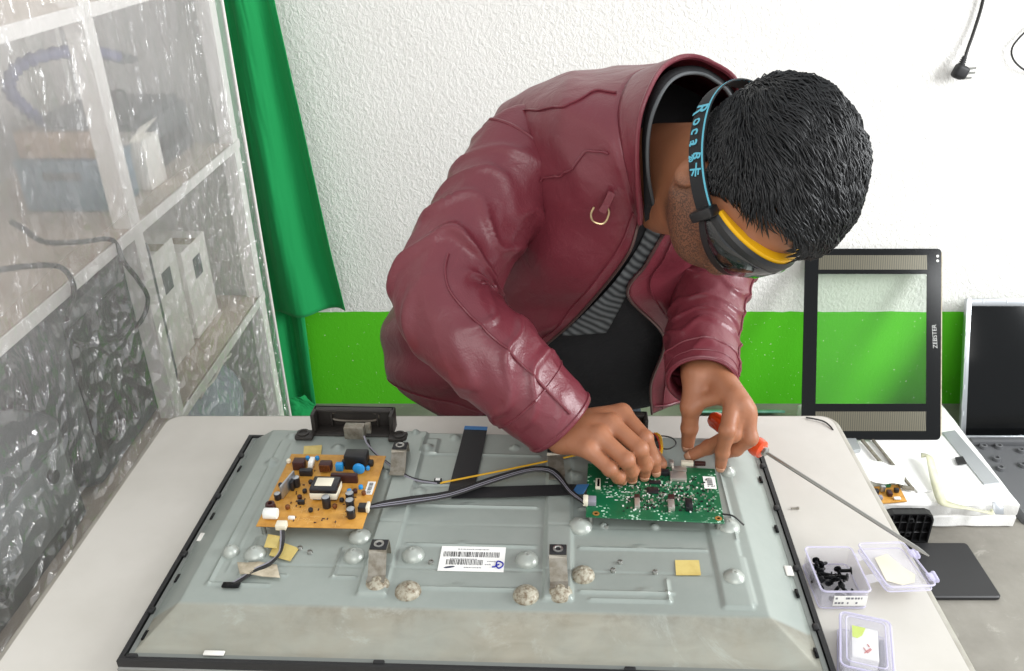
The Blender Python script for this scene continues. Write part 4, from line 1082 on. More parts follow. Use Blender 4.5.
# things on the shelves
M['bluegrey'] = mat('blue_grey_case', '#6f8896', .55, vary=(14, '#5d7482', .5))
M['tan'] = mat('tan_casing', '#b59a7e', .6, vary=(18, '#937a60', .6))
M['smoke'] = mat('dark_grey_plastic', '#5b5f60', .5, vary=(9, '#484c4e', .5))
M['mid'] = mat('mid_grey_plastic', '#8c9192', .5)
M['hose'] = mat('blue_violet_hose', '#5a5c8a', .5)
zs = SH[2] + .0085
bx = thing('tool_case', 'blue grey case on the upper shelf carrying the tan unit', 'case', (-.885, 1.59, zs))
MB().bbox((-.885, 1.585, zs + .046), (.17, .11, .09), .006).build('body', M['bluegrey'], bx); MB().bbox((-.885, 1.585, zs + .094), (.174, .114, .010), .004).build('lid', M['bluegrey'], bx)
MB().bbox((-.885, 1.528, zs + .07), (.07, .006, .014), .002).build('handle', M['smoke'], bx)
zt = zs + .1
tu = thing('rework_station', 'tan bench unit with violet gooseneck hose on top of the blue grey case', 'tool', (-.885, 1.59, zt))
MB().bbox((-.885, 1.585, zt + .026), (.15, .10, .05), .005).build('body', M['tan'], tu)
b = MB()
for i in range(5): b.bbox((-.86, 1.585, zt + .055 + i * .006), (.08, .09, .004), .001, 1)
b.build('cooling_fins', M['mid'], tu)
L = catmull([(-.915, 1.585, zt + .05), (-.945, 1.575, zt + .085), (-.955, 1.56, zt + .125), (-.935, 1.575, zt + .160), (-.90, 1.63, zt + .172), (-.88, 1.73, zt + .16), (-.88, 1.84, zt + .13)], 60)
MB().tube(L, [.011 + .0028 * math.sin(i * 2.1) for i in range(60)], 12).build('hose', M['hose'], tu)
MB().tube([L[-1], L[-1] + Vector((0, .05, -.012)), L[-1] + Vector((0, .085, -.02))], [.013, .010, .004], 12).build('nozzle', M['smoke'], tu)
pr = thing('printer', 'black boxy printer on the upper shelf beside the rack end', 'printer', (-.93, 1.89, zs))
MB().bbox((-.93, 1.895, zs + .055), (.22, .21, .11), .012, 3).build('body', M['smoke'], pr); MB().bbox((-.93, 1.89, zs + .118), (.20, .18, .016), .006).build('lid', M['smoke'], pr)
MB().bbox((-.818, 1.89, zs + .05), (.004, .15, .03), .001).build('paper_slot', M['black'], pr)
MB().tube(catmull([(-.93, 1.84, zs + .126), (-.93, 1.86, zs + .145), (-.93, 1.92, zs + .145), (-.93, 1.94, zs + .126)], 14), .004, 8).build('carry_handle', M['black'], pr)
wb = thing('white_carton', 'white open carton on the upper shelf against the middle post', 'carton', (-.83, 1.70, zs))
MB().bbox((-.83, 1.70, zs + .05), (.09, .08, .10), .003).build('body', M['white_plastic'], wb)
MB().add([(-.81, 1.66, zs + .1), (-.81, 1.74, zs + .1), (-.78, 1.74, zs + .13), (-.78, 1.66, zs + .13), (-.812, 1.66, zs + .1), (-.812, 1.74, zs + .1), (-.782, 1.74, zs + .13), (-.782, 1.66, zs + .13)], [(0, 1, 2, 3), (7, 6, 5, 4), (0, 4, 5, 1), (1, 5, 6, 2), (2, 6, 7, 3), (3, 7, 4, 0)]).build('flap', M['white_plastic'], wb)
zm = SH[1] + .0085
cr = thing('crt_monitor', 'dark grey bulky monitor on the middle shelf with cable over it', 'monitor', (-.93, 1.42, zm))
MB().loft([[( -.78, y, z) for y, z in rrect(1.20, 1.58, zm + .012, zm + .335, .02, 4)], [(-.80, y, z) for y, z in rrect(1.195, 1.585, zm + .008, zm + .34, .02, 4)], [(-.88, y, z) for y, z in rrect(1.20, 1.58, zm + .012, zm + .335, .03, 4)], [(-1.00, y, z) for y, z in rrect(1.28, 1.50, zm + .05, zm + .27, .04, 4)], [(-1.07, y, z) for y, z in rrect(1.29, 1.49, zm + .06, zm + .26, .04, 4)]]).build('housing', M['smoke'], cr)
MB().bbox((-.90, 1.39, zm + .004), (.16, .2, .008), .002).build('foot', M['smoke'], cr)
MB().bbox((-.7795, 1.39, zm + .18), (.004, .32, .25), .0015).build('tube_face', M['black'], cr)
ap = thing('appliance_casing', 'dark grey appliance casing on the middle shelf nearest the table', 'casing', (-.93, .98, zm))
MB().loft([[(x, y, zm + z) for x, y in rrect(-1.08 + i, -.775 - i, .80 + i, 1.16 - i, .025, 4)] for i, z in ((.004, 0), (0, .006), (0, .19), (.012, .21), (.05, .235), (.055, .23))]).build('housing', M['smoke'], ap)
MB().bbox((-.773, .98, zm + .10), (.004, .30, .12), .001).build('front_panel', M['mid'], ap)
for i, (y, z, mt) in enumerate(((.86, .06, 'black'), (.90, .06, 'black'), (1.08, .13, 'black'))): MB().lathe((-.7705, y, zm + z), [(.012, -.002), (.012, .006), (.010, .008), (.0002, .008)], 16, Matrix.Rotation(PI / 2, 3, 'Y')).build('knob', M[mt], ap)
for (y0_, y1_, h_, lab) in ((1.62, 1.76, .27, 'tall white carton on the middle shelf just behind the middle post'), (1.78, 1.93, .22, 'lower white carton on the middle shelf nearest the rack end')):
    w_ = thing('white_carton', lab, 'carton', (-.92, (y0_ + y1_) / 2, zm)); MB().bbox((-.92, (y0_ + y1_) / 2, zm + h_ / 2), (.22, y1_ - y0_ - .004, h_), .004).build('body', M['white_plastic'], w_)
    MB().bbox((-.8095, (y0_ + y1_) / 2, zm + h_ * .72), (.001, .045, .05), .0003, 1).build('dark_label', M['smoke'], w_); MB().bbox((-.92, (y0_ + y1_) / 2, zm + h_ + .0007), (.222, .04, .001), .0003, 1).build('tape_strip', M['tape_b'], w_)
zb = SH[0] + .0085
pk = thing('bagged_parcel', 'pale blue grey wrapped parcel on the lowest shelf at the rack end', 'parcel', (-.93, 1.85, zb))
b = MB()
for i in range(1):
    G = []
    for k_ in range(15):
        ring = []
        for j in range(28):
            q = 2 * PI * j / 28; s_ = math.sin(PI * (k_ + .5) / 15) ** .35
            x = -.93 + .15 * s_ * math.copysign(abs(math.cos(q)) ** .6, math.cos(q)); y = 1.82 + .18 * s_ * math.copysign(abs(math.sin(q)) ** .6, math.sin(q)); z = zb + .28 * (k_ / 14)
            ring.append(Vector((x, y, z)) + Vector((fbm((x * 9, y * 9, z * 9), 1), fbm((x * 9, y * 9, z * 9 + 5), 1), 0)) * .012)
        G.append(ring)
    b.loft(G)
b.build('wrapping', mat('blue_grey_wrap', '#a7b1ba', .25, bump=(40, .6, .01)), pk)
MB().tube([(-.80, 1.70 + .02 * i, zb + .285 + .004 * math.sin(i)) for i in range(12)], .004, 6).build('tie', M['wire_white'], pk)
dk = thing('speaker_cabinet', 'dark grey cabinet low on the bottom shelf beside the table', 'cabinet', (-.93, 1.2, zb))
MB().bbox((-.93, 1.15, zb + .15), (.28, .55, .30), .008).build('body', M['smoke'], dk); MB().bbox((-.788, 1.15, zb + .15), (.006, .5, .26), .002).build('front_cloth', M['mid'], dk)
# cable hanging in front of the monitor
L = catmull([XP(-20, 273, -.735), XP(30, 266, -.724), XP(62, 268, -.724), XP(74, 290, -.724), XP(66, 325, -.724), XP(78, 344, -.724), XP(110, 340, -.724), XP(138, 325, -.724), XP(148, 300, -.724), XP(138, 280, -.724), XP(124, 262, -.724), XP(112, 240, -.735), XP(80, 242, -.735), XP(45, 242, -.735), XP(25, 230, -.735), XP(12, 222, -.735)], 90)
tag(MB().tube(L, .0042, 8).build('cable', M['wire_black'], origin=L[0]), 'black cable looped in front of the dark monitor behind the plastic', 'cable')

# ------------------------------------------------------------------ clear plastic sheeting
def plastic_sheet():
    m = bpy.data.materials.new('clear_plastic_film'); k = NT(m); b = k.b
    tc = k.n('ShaderNodeTexCoord')
    mp = k.n('ShaderNodeMapping'); mp.inputs['Scale'].default_value = (1, 1.2, .35); k.l(tc, 'Object', mp, 'Vector')
    n1 = k.n('ShaderNodeTexNoise', i_Scale=14.0, i_Detail=4.0, i_Distortion=1.2); k.l(mp, 'Vector', n1, 'Vector')
    wp = k.n('ShaderNodeVectorMath', operation='ADD'); k.l(tc, 'Object', wp, 0)
    w0 = k.n('ShaderNodeTexNoise', i_Scale=9.0, i_Detail=2.0); k.l(tc, 'Object', w0, 'Vector')
    w1 = k.n('ShaderNodeVectorMath', operation='SCALE'); w1.inputs['Scale'].default_value = .09; k.l(w0, 'Color', w1, 0); k.l(w1, 'Vector', wp, 1)
    n2 = k.n('ShaderNodeTexVoronoi', i_Scale=30.0); k.l(wp, 'Vector', n2, 'Vector')
    sx = k.n('ShaderNodeSeparateXYZ'); k.l(tc, 'Object', sx, 'Vector')
    lo = k.n('ShaderNodeMapRange'); lo.inputs[1].default_value = 1.05; lo.inputs[2].default_value = .7; lo.inputs[3].default_value = .12; lo.inputs[4].default_value = 1.0; k.l(sx, 'Z', lo, 0)
    mu = k.n('ShaderNodeMath', operation='MULTIPLY'); k.l(n2, 'Distance', mu, 0); k.l(lo, 0, mu, 1)
    ad = k.n('ShaderNodeMath', operation='ADD'); k.l(n1, 'Fac', ad, 0); k.l(mu, 0, ad, 1)
    bp = k.n('ShaderNodeBump', i_Strength=1.0, i_Distance=.045); k.l(ad, 0, bp, 'Height')
    gl = k.n('ShaderNodeBsdfGlossy', i_Roughness=.085); gl.inputs['Color'].default_value = (1, 1, 1, 1); k.l(bp, 'Normal', gl, 'Normal')
    df = k.n('ShaderNodeBsdfDiffuse'); df.inputs['Color'].default_value = (.86, .85, .85, 1)
    tl = k.n('ShaderNodeBsdfTranslucent'); tl.inputs['Color'].default_value = (.86, .85, .85, 1)
    hz = k.n('ShaderNodeMixShader'); hz.inputs[0].default_value = .4; k.l(df, 0, hz, 1); k.l(tl, 0, hz, 2)
    tr = k.n('ShaderNodeBsdfTransparent'); tr.inputs['Color'].default_value = (.97, .97, .97, 1)
    m1 = k.n('ShaderNodeMixShader'); hr = k.n('ShaderNodeMapRange'); hr.inputs[1].default_value = .55; hr.inputs[2].default_value = 1.15; hr.inputs[3].default_value = .15; hr.inputs[4].default_value = .36; k.l(sx, 'Z', hr, 0)
    k.l(hr, 0, m1, 0)
    k.l(tr, 0, m1, 1); k.l(hz, 0, m1, 2)
    fm = k.n('ShaderNodeMapRange'); fm.inputs[1].default_value = .55; fm.inputs[2].default_value = 1.15; fm.inputs[3].default_value = .17; fm.inputs[4].default_value = .07; k.l(sx, 'Z', fm, 0)
    m2 = k.n('ShaderNodeMixShader'); k.l(fm, 0, m2, 0); k.l(m1, 0, m2, 1); k.l(gl, 0, m2, 2)
    k.l(m2, 0, k.out, 'Surface')
    return m
M['film'] = plastic_sheet()
ny, nz = 230, 190
V = []
for i in range(ny):
    for j in range(nz):
        u, v = i / (ny - 1), j / (nz - 1)
        y = .36 + (1.982 - .36) * u; z = .02 + 1.72 * v
        p = Vector((0, y, z))
        w = .010 * fbm((y * 4, z * .9, 0), 1.0, 3) + .006 * fbm((y * 9, z * 2.2, 7), 1.5, 3)
        w += .006 * math.sin(y * 19 + 1.5 * math.sin(z * 2)) * (.35 + .65 * v)
        low = max(0, min(1, (.95 - z) / .5))
        r1 = 1 - abs(noise.noise(Vector((y * 11 + z * 3, z * 9, 3.1)))) * 2; r2 = 1 - abs(noise.noise(Vector((y * 23 - z * 6, z * 17, 8.1)))) * 2
        w += low * (.009 * r1 + .004 * r2)
        edge = min(1, (1 - u) / .03)
        bulge = .035 * low * (1 - u) ** .6
        V.append((-.697 + w * edge + bulge * .6, y + (1 - v) * .006, z))
F = [(i * nz + j, (i + 1) * nz + j, (i + 1) * nz + j + 1, i * nz + j + 1) for i in range(ny - 1) for j in range(nz - 1)]
b = MB(); b.v = V; b.f = F; b.mi = [0] * len(F)
film = thing('plastic_sheet', 'wrinkled clear plastic sheet hanging over the front of the white shelving rack', 'plastic sheet', (-.697, 1.2, .02))
b.build('film', M['film'], film, auto=False)
e = [(-.697, 1.988 + (1 - j / 20) * .006, .02 + 1.72 * j / 20) for j in range(21)]
MB().tube(e, .0035, 8).build('rolled_edge', M['rack'], film)

# ------------------------------------------------------------------ green curtain between rack and wall
def cloth_mat():
    m = mat('green_cloth', '#08964f', .85, bump=(900, .15, .0006), sheen=.05); return m
M['cloth'] = cloth_mat()
def curtain(name, topL, topR, botL, botR, ytop, ybot, folds, amp, label, parent):
    n_, m_ = 90, 70; G = []
    for i in range(n_):
        u = i / (n_ - 1); row = []
        for j in range(m_):
            v = j / (m_ - 1)
            a = P(topL[0] + (topR[0] - topL[0]) * u, topL[1] + (topR[1] - topL[1]) * u, ytop)
            c = P(botL[0] + (botR[0] - botL[0]) * u, botL[1] + (botR[1] - botL[1]) * u, ybot)
            p = a.lerp(c, v)
            p.y += amp * (.5 + .5 * v) * math.sin(u * folds * 2 * PI + .8 * math.sin(v * 3)) + .012 * fbm((u * 3, v * 1.6, 2), 1) * (1 - .3 * v)
            p.y = min(p.y, WY - .008)
            row.append(p)
        G.append(row)
    b = MB().loft(G, False, False); o = b.build(name, M['cloth'], parent, auto=False)
    md = o.modifiers.new('thick', 'SOLIDIFY'); md.thickness = .002
    return o
cu = thing('curtain', 'bright green cloth curtain hanging beside the shelving rack against the wall', 'curtain', P(300, 400, 2.2))
curtain('drape', (205, -40), (266, -40), (262, 316), (346, 310), 2.17, 2.215, 1.5, .026, '', cu)
curtain('drape', (214, -40), (256, -40), (270, 425), (320, 421), 2.26, 2.26, 1.8, .020, '', cu)
curtain('drape', (268, 398), (304, 396), (270, 432), (330, 424), 2.20, 2.14, 1.2, .012, '', cu)
# ================================================================== the man at work
def skin_mat():
    m = bpy.data.materials.new('brown_skin'); k = NT(m); b = k.b
    tc = k.n('ShaderNodeTexCoord')
    n1 = k.n('ShaderNodeTexNoise', i_Scale=28.0, i_Detail=5.0); k.l(tc, 'Object', n1, 'Vector')
    base = k.mix((n1, 0), lin('#925d40'), lin('#a87152'))
    at = k.n('ShaderNodeAttribute', attribute_name='stubble')
    n2 = k.n('ShaderNodeTexNoise', i_Scale=520.0, i_Detail=2.0); k.l(tc, 'Object', n2, 'Vector')
    r2 = k.n('ShaderNodeMapRange'); r2.inputs[1].default_value = .42; r2.inputs[2].default_value = .58; r2.inputs[3].default_value = .55; r2.inputs[4].default_value = 1.0; k.l(n2, 'Fac', r2, 0)
    mu = k.n('ShaderNodeMath', operation='MULTIPLY'); k.l(at, 'Fac', mu, 0); k.l(r2, 0, mu, 1)
    c = k.mix((mu, 0), lin('#ffffff'), lin('#2c211c')); k.t.links.new(base[0].outputs[2], c[0].inputs[6])
    k.t.links.new(c[0].outputs[2], b.inputs['Base Color'])
    b.inputs['Roughness'].default_value = .5; b.inputs['Subsurface Weight'].default_value = .12
    b.inputs['Subsurface Radius'].default_value = (.010, .004, .002); b.inputs['Subsurface Scale'].default_value = .6
    n3 = k.n('ShaderNodeTexNoise', i_Scale=170.0, i_Detail=4.0); k.l(tc, 'Object', n3, 'Vector')
    bp = k.n('ShaderNodeBump', i_Strength=.18, i_Distance=.002); k.l(n3, 'Fac', bp, 'Height'); k.l(bp, 'Normal', b, 'Normal')
    return m
def leather_mat():
    m = bpy.data.materials.new('burgundy_leather'); k = NT(m); b = k.b
    tc = k.n('ShaderNodeTexCoord')
    n1 = k.n('ShaderNodeTexNoise', i_Scale=7.0, i_Detail=5.0); k.l(tc, 'Object', n1, 'Vector')
    c = k.mix((n1, 0), lin('#60232c'), lin('#7b343f')); k.t.links.new(c[0].outputs[2], b.inputs['Base Color'])
    b.inputs['Roughness'].default_value = .36; b.inputs['Specular IOR Level'].default_value = .55
    v = k.n('ShaderNodeTexVoronoi', i_Scale=420.0); k.l(tc, 'Object', v, 'Vector')
    n2 = k.n('ShaderNodeTexNoise', i_Scale=34.0, i_Detail=5.0, i_Distortion=.8); k.l(tc, 'Object', n2, 'Vector')
    b1 = k.n('ShaderNodeBump', i_Strength=.12, i_Distance=.0012); k.l(v, 'Distance', b1, 'Height')
    b2 = k.n('ShaderNodeBump', i_Strength=.30, i_Distance=.006); k.l(n2, 'Fac', b2, 'Height'); k.l(b1, 'Normal', b2, 'Normal')
    k.l(b2, 'Normal', b, 'Normal'); return m
M['skin'] = skin_mat(); M['leather'] = leather_mat()
M['shirt'] = mat('black_cotton', '#1a1a1d', .8, bump=(38, .5, .006))
def plaid_mat():
    m = mat('grey_flannel', '#4a4d4e', .85); k = NT(m); tc = k.n('ShaderNodeTexCoord'); mp = k.n('ShaderNodeMapping'); mp.inputs['Rotation'].default_value = (.3, .7, .5); k.l(tc, 'Object', mp, 'Vector')
    w = k.n('ShaderNodeTexWave', i_Scale=28.0, i_Distortion=1.5); k.l(mp, 'Vector', w, 'Vector')
    c = k.mix((w, 0), lin('#2e3032'), lin('#6d7172')); k.t.links.new(c[0].outputs[2], k.b.inputs['Base Color']); return m
M['plaid'] = plaid_mat()
M['jeans'] = mat('grey_blue_denim', '#5f6874', .8, bump=(700, .3, .0006))
M['hair'] = mat('black_hair', '#141517', .46, spec=.5)
M['zip'] = mat('dark_zip', '#6a5552', .35, .7)
M['brass'] = mat('pale_brass', '#c9b48c', .28, .85)
M['shoe'] = mat('dark_shoe', '#26241f', .6)
M['nail'] = mat('nail', '#b98a6e', .35)

man = thing('person', 'man in burgundy leather jacket and goggles bending over the table, hands on the green board', 'person', (.0, 1.42, 0))

# ---- head placement
HC = Vector((.2513, .9313, 1.1714))
Fh = Vector((-.0301, -.5639, -.8253)).normalized()
Uh = Vector((.6451, -.6417, .4149))
_tw = Matrix.Rotation(math.radians(5), 3, (_O - HC).normalized()); Fh = _tw @ Fh; Uh = _tw @ Uh
HC = HC + Vector((.002, 0, .009))
Uh = (Uh - Fh * Uh.dot(Fh)).normalized(); Rh = Fh.cross(Uh)
HM = frame(Rh, Fh, Uh, HC) @ Matrix.Scale(.955, 4)
def hd(x, y, z): return HM @ Vector((x, y, z))

# ---- head and neck, sculpted in head space (x right, y face, z crown)
NB = P(660, 165, 1.13)                       # base of the neck
nb = HM.inverted() @ NB
S = SDF((min(-.13, nb.x - .09), min(-.16, nb.y - .09), min(-.23, nb.z - .09)), (max(.13, nb.x + .09), .15, .13), .0028)
S.u(S.ell((0, -.012, .012), (.074, .094, .088)), .001)
S.u(S.ell((0, .022, -.045), (.064, .070, .078)), .03)          # face block
S.u(S.ell((0, .040, -.090), (.034, .034, .028)), .03)          # chin
for s in (-1, 1):
    S.u(S.cone((s * .058, .0, -.075), (s * .022, .050, -.098), .016, .013), .03)   # jaw
    S.u(S.ell((s * .036, .074, -.040), (.022, .016, .014)), .02)                   # cheek
    S.u(S.cone((s * .012, .084, -.006), (s * .042, .074, -.004), .007, .006), .014)  # brow
    S.sub(S.ell((s * .031, .094, -.021), (.016, .012, .010)), .010)                # eye socket
    S.u(S.ell((s * .031, .078, -.021), (.0125, .0125, .0125)), .002)               # eyeball
    S.u(S.ell((s * .077, -.014, -.044), (.008, .018, .027), Matrix.Rotation(s * -.30, 3, 'Z') @ Matrix.Rotation(-.15, 3, 'X')), .006)  # ear
    S.sub(S.ell((s * .085, -.010, -.043), (.005, .009, .014)), .004)
S.u(S.cone((0, .090, -.012), (0, .095, -.043), .006, .009), .010)                  # nose
for s in (-1, 1): S.u(S.ell((s * .010, .089, -.048), (.008, .009, .007)), .006)
S.u(S.ell((0, .086, -.070), (.022, .010, .006)), .006); S.u(S.ell((0, .085, -.079), (.019, .010, .007)), .006)   # lips
S.sub(S.ell((0, .098, -.0745), (.022, .006, .0014)), .002)
S.u(S.cone((0, -.035, -.05), nb, .056, .058), .035)                                # neck
S.u(S.cone((0, .012, -.09), nb + (HM.inverted().to_3x3() @ Vector((0, -.03, -.04))), .036, .046), .03)
hv, hf = S.mesh()
stub = []
for x, y, z in hv:
    j = sstep(-.030, -.062, z) * sstep(-.030, .004, y) * sstep(-.150, -.118, z)
    j *= 1 - .75 * (sstep(.03, .0, abs(x)) * sstep(-.055, -.045, z))
    stub.append(float(j) * .85)
hv = [HM @ Vector(p) for p in hv.tolist()]

# ---- hands and forearms
def hand(S, wr, elbow, chains, palm, rw, wid):
    """chains: list of lists of (point, radius)"""
    wv = Vector(wid) * .011
    for s in (-1, 1):
        S.u(S.cone(Vector(wr) + wv * s, Vector(elbow) + wv * s, .0205, .034), .012)
    for a, b_, r1, r2 in palm: S.u(S.cone(a, b_, r1, r2), .010)
    fing = []
    for ch in chains:
        d = None
        for (a, ra), (b_, rb) in zip(ch[:-1], ch[1:]):
            q = S.cone(a, b_, ra, rb); d = q if d is None else smin(d, q, .0035)
        for p_, r_ in ch[1:-1]:
            d = smin(d, S.ell(p_, (r_ * 1.07,) * 3), .003)       # knuckle
        fing.append(d)
    tot = fing[0]
    for d in fing[1:]: tot = smin(tot, d, .0016)
    S.u(tot, .0065)
rW, rE = T(566, 431, .858), P(452, 318, 1.0)
def J(px, py, z, r): return (T(px, py, z), r * 1.06)
r_idx = [J(622, 413, .874, .0108), J(645, 438, .862, .0094), J(653.5, 459, .832, .0083), J(655.5, 471, .813, .0070)]
r_mid = [J(611, 423.5, .877, .0112), J(640, 449, .861, .0098), J(645, 465, .832, .0086), J(644.5, 475, .813, .0072)]
r_rng = [J(599, 436, .872, .0108), J(626.5, 460, .855, .0094), J(631.5, 471, .830, .0083), J(632, 478, .813, .0070)]
r_pky = [J(588, 449, .862, .0098), J(610, 469, .846, .0084), J(618.5, 477, .828, .0075), J(622, 480.5, .813, .0064)]
r_thb = [J(592, 420, .852, .0130), J(624, 428, .836, .0115), J(646, 445, .824, .0098), J(661, 464, .813, .0080)]
lo = Vector((-.16, .78, .78)); hi = Vector((.20, 1.06, 1.06))
S = SDF(lo, hi, .0019)
hand(S, rW, rE, [r_idx, r_mid, r_rng, r_pky, r_thb],
     [(rW + Vector((.012, .012, 0)), r_idx[0][0], .021, .0125), (rW + Vector((.006, .004, .002)), r_mid[0][0], .021, .013), (rW + Vector((0, -.004, 0)), r_rng[0][0], .020, .0125), (rW + Vector((-.006, -.012, -.004)), r_pky[0][0], .018, .0115),
      (r_idx[0][0] - Vector((0, 0, .008)), r_rng[0][0] - Vector((0, 0, .008)), .010, .010), (rW + Vector((.01, .01, -.008)), r_thb[1][0], .017, .0115)], .03, (.55, .80, .2))
rv, rf = S.mesh()
lW, lE = T(704, 373, .908), P(708, 308, 1.12)
l_idx = [J(734, 396, .902, .0112), J(727.5, 430, .876, .0094), J(722.5, 452, .838, .0083), J(720.5, 466, .813, .0070)]
l_mid = [J(741, 404, .896, .0114), J(733, 434, .862, .0098), J(709, 447, .826, .0088), J(690, 456, .808, .0073)]
l_rng = [J(746, 411, .887, .0110), J(750, 438, .856, .0094), J(736, 449, .834, .0084), J(724, 454, .822, .0070)]
l_pky = [J(746, 419, .874, .0100), J(747, 441, .846, .0084), J(737, 449, .826, .0075), J(729, 452, .820, .0064)]
l_thb = [J(695, 386, .896, .0130), J(691, 407, .874, .0118), J(689.5, 428, .842, .0102), J(687.5, 446, .812, .0080)]
S = SDF((.12, .83, .78), (.36, 1.20, 1.02), .0019)
hand(S, lW, lE, [l_idx, l_mid, l_rng, l_pky, l_thb],
     [(lW + Vector((.010, -.004, 0)), l_idx[0][0], .019, .0125), (lW + Vector((.014, .004, 0)), l_mid[0][0], .019, .013), (lW + Vector((.014, .010, -.004)), l_rng[0][0], .018, .0125), (lW + Vector((.012, .014, -.008)), l_pky[0][0], .016, .0115),
      (l_idx[0][0] - Vector((0, 0, .006)), l_rng[0][0] - Vector((0, 0, .006)), .0095, .0095), (lW + Vector((-.008, -.004, -.004)), l_thb[1][0], .017, .0125), (l_thb[1][0] + Vector((.006, 0, .006)), l_idx[0][0] + Vector((-.012, .006, -.004)), .009, .009)], .03, (.95, .2, .1))
lv, lf = S.mesh()

# ---- rest of the body under the clothes
SR, SL = P(540, 140, 1.17), P(758, 150, 1.23)
PEL = Vector((-.005, 1.42, .62)); CHE = (SR + SL) / 2 + Vector((-.02, .05, -.06))
S = SDF((-.32, .98, .02), (.44, 1.74, 1.32), .009)
S.u(S.cone(PEL, (PEL + CHE) / 2, .105, .095), .02); S.u(S.cone((PEL + CHE) / 2, CHE, .10, .105), .04)
S.u(S.cone(SR + (SL - SR) * .22 + Vector((0, .03, -.03)), SR + (SL - SR) * .72 + Vector((0, .03, -.03)), .055, .050), .04); S.u(S.cone(CHE, CHE.lerp(NB, .7), .08, .045), .04)
kneeR, kneeL = Vector((-.17, 1.09, .44)), Vector((.16, 1.09, .44)); ankR, ankL = Vector((-.17, 1.36, .10)), Vector((.16, 1.36, .10))
for h_, kn, an in ((Vector((-.09, 1.42, .60)), kneeR, ankR), (Vector((.09, 1.42, .60)), kneeL, ankL)):
    S.u(S.cone(h_, kn, .078, .052), .02); S.u(S.cone(kn, an, .050, .034), .015)
    S.u(S.cone(an, an + Vector((0, -.14, -.055)), .034, .026), .02)
for a, m_, e_ in ((SR, P(449, 292, 1.0), rW), (SL, lE, lW)):
    if a is SL:
        el_ = P(737, 218, 1.222); S.u(S.cone(P(733, 162, 1.245), el_, .036, .036), .02); S.u(S.cone(el_, m_, .036, .034), .02)
    else: S.u(S.cone(a, m_, .044, .038), .02)
    S.u(S.cone(m_, m_.lerp(e_, .55), .038, .030), .01)
bv, bf = S.mesh()
vs, fs, o_ = [], [], 0
att = []
for v_, f_, st_ in ((hv, hf, stub), (rv.tolist(), rf, None), (lv.tolist(), lf, None), (bv.tolist(), bf, None)):
    vs += [tuple(p) for p in v_]; fs += [tuple(int(i) + o_ for i in q) for q in f_]; o_ += len(v_); att += st_ if st_ is not None else [0.0] * len(v_)
me = bpy.data.meshes.new('body'); me.from_pydata(vs, [], fs); me.materials.append(M['skin'])
at = me.attributes.new('stubble', 'FLOAT', 'POINT'); at.data.foreach_set('value', att)
body = link('body', me, man, auto=False)
md = body.modifiers.new('smooth', 'SMOOTH'); md.factor = .5; md.iterations = 4
# finger nails
for ch, nm in ((r_idx, 1), (r_mid, 1), (r_rng, 1), (r_pky, 1), (l_idx, 1), (l_mid, 1), (l_thb, 1)):
    a, c = ch[-2][0], ch[-1][0]; d = (c - a).normalized(); r_ = ch[-1][1]
    view = (_O - c).normalized(); up_ = (view - d * view.dot(d)).normalized()
    prev = ch[-3][0]; bend = ((a - prev).normalized() + d).normalized()
    n_ = (up_ * .6 - Vector((0, 0, -1)) * .3).normalized(); n_ = (n_ - d * n_.dot(d)).normalized(); sd_ = d.cross(n_)
    G = []
    for i in range(6):
        row = []
        for j in range(7):
            u, q = i / 5, (j - 3) / 3 * .85
            w_ = 1 - .35 * abs(u - .4)
            row.append(c + d * (r_ * (-.35 + 1.15 * u)) + (n_ * math.cos(q * w_) + sd_ * math.sin(q * w_)) * (r_ * (1.05 - .28 * u * u)))
        G.append(row)
    o = MB().loft(G, False, False).build('nail', M['nail'], body); m2_ = o.modifiers.new('t', 'SOLIDIFY'); m2_.thickness = .0006

# ---- hair
rngh = np.random.RandomState(5)
def hair_edge(az):
    """lowest z of the hair at azimuth az (0 = face, pi = back)"""
    a = abs(az)
    return float(np.interp(a, [0, .45, .8, 1.15, 1.35, 1.5, 1.7, 2.1, 2.6, 3.15], [.052, .050, .040, .018, -.030, -.034, -.004, -.050, -.085, -.092]))
def skull(d):
    """point on the skull in direction d from (0,-.012,.012)"""
    rx, ry, rz = .0745, .0945, .0885
    t = 1 / math.sqrt((d.x / rx) ** 2 + (d.y / ry) ** 2 + (d.z / rz) ** 2)
    if d.z < 0: t *= 1 + .10 * min(1, -d.z) ** 2 * (1 if d.y < 0 else .4)
    return Vector((0, -.012, .012)) + d * t
nu, nv = 96, 48
G = []
for i in range(nv):
    row = []
    for j in range(nu):
        az = -PI + 2 * PI * j / nu
        e = hair_edge(az)
        # polar angle from crown down to the hair edge
        lo_ = .02
        # solve for polar angle where skull z == e
        a, c = 0.0, 2.9
        for _ in range(24):
            m_ = (a + c) / 2
            q = skull(Vector((math.sin(m_) * math.sin(az), math.sin(m_) * math.cos(az), math.cos(m_))))
            if q.z > e: a = m_
            else: c = m_
        th = a * (i + .3) / (nv - 1 + .3)
        d = Vector((math.sin(th) * math.sin(az), math.sin(th) * math.cos(az), math.cos(th)))
        p = skull(d); f_ = i / (nv - 1)
        topk = sstep(-.02, .06, p.z)
        th_ = (.007 + .011 * topk) * (1 - f_ ** 6) - .002 * f_ ** 6
        th_ += .0035 * topk * noise.noise(Vector((p.x * 40 + 9, p.y * 22, p.z * 40)))
        row.append(HM @ (p + d * th_))
    G.append(row)
b = MB().loft(G, True, False)
b.f.append(tuple(range(nu))); b.mi.append(0)
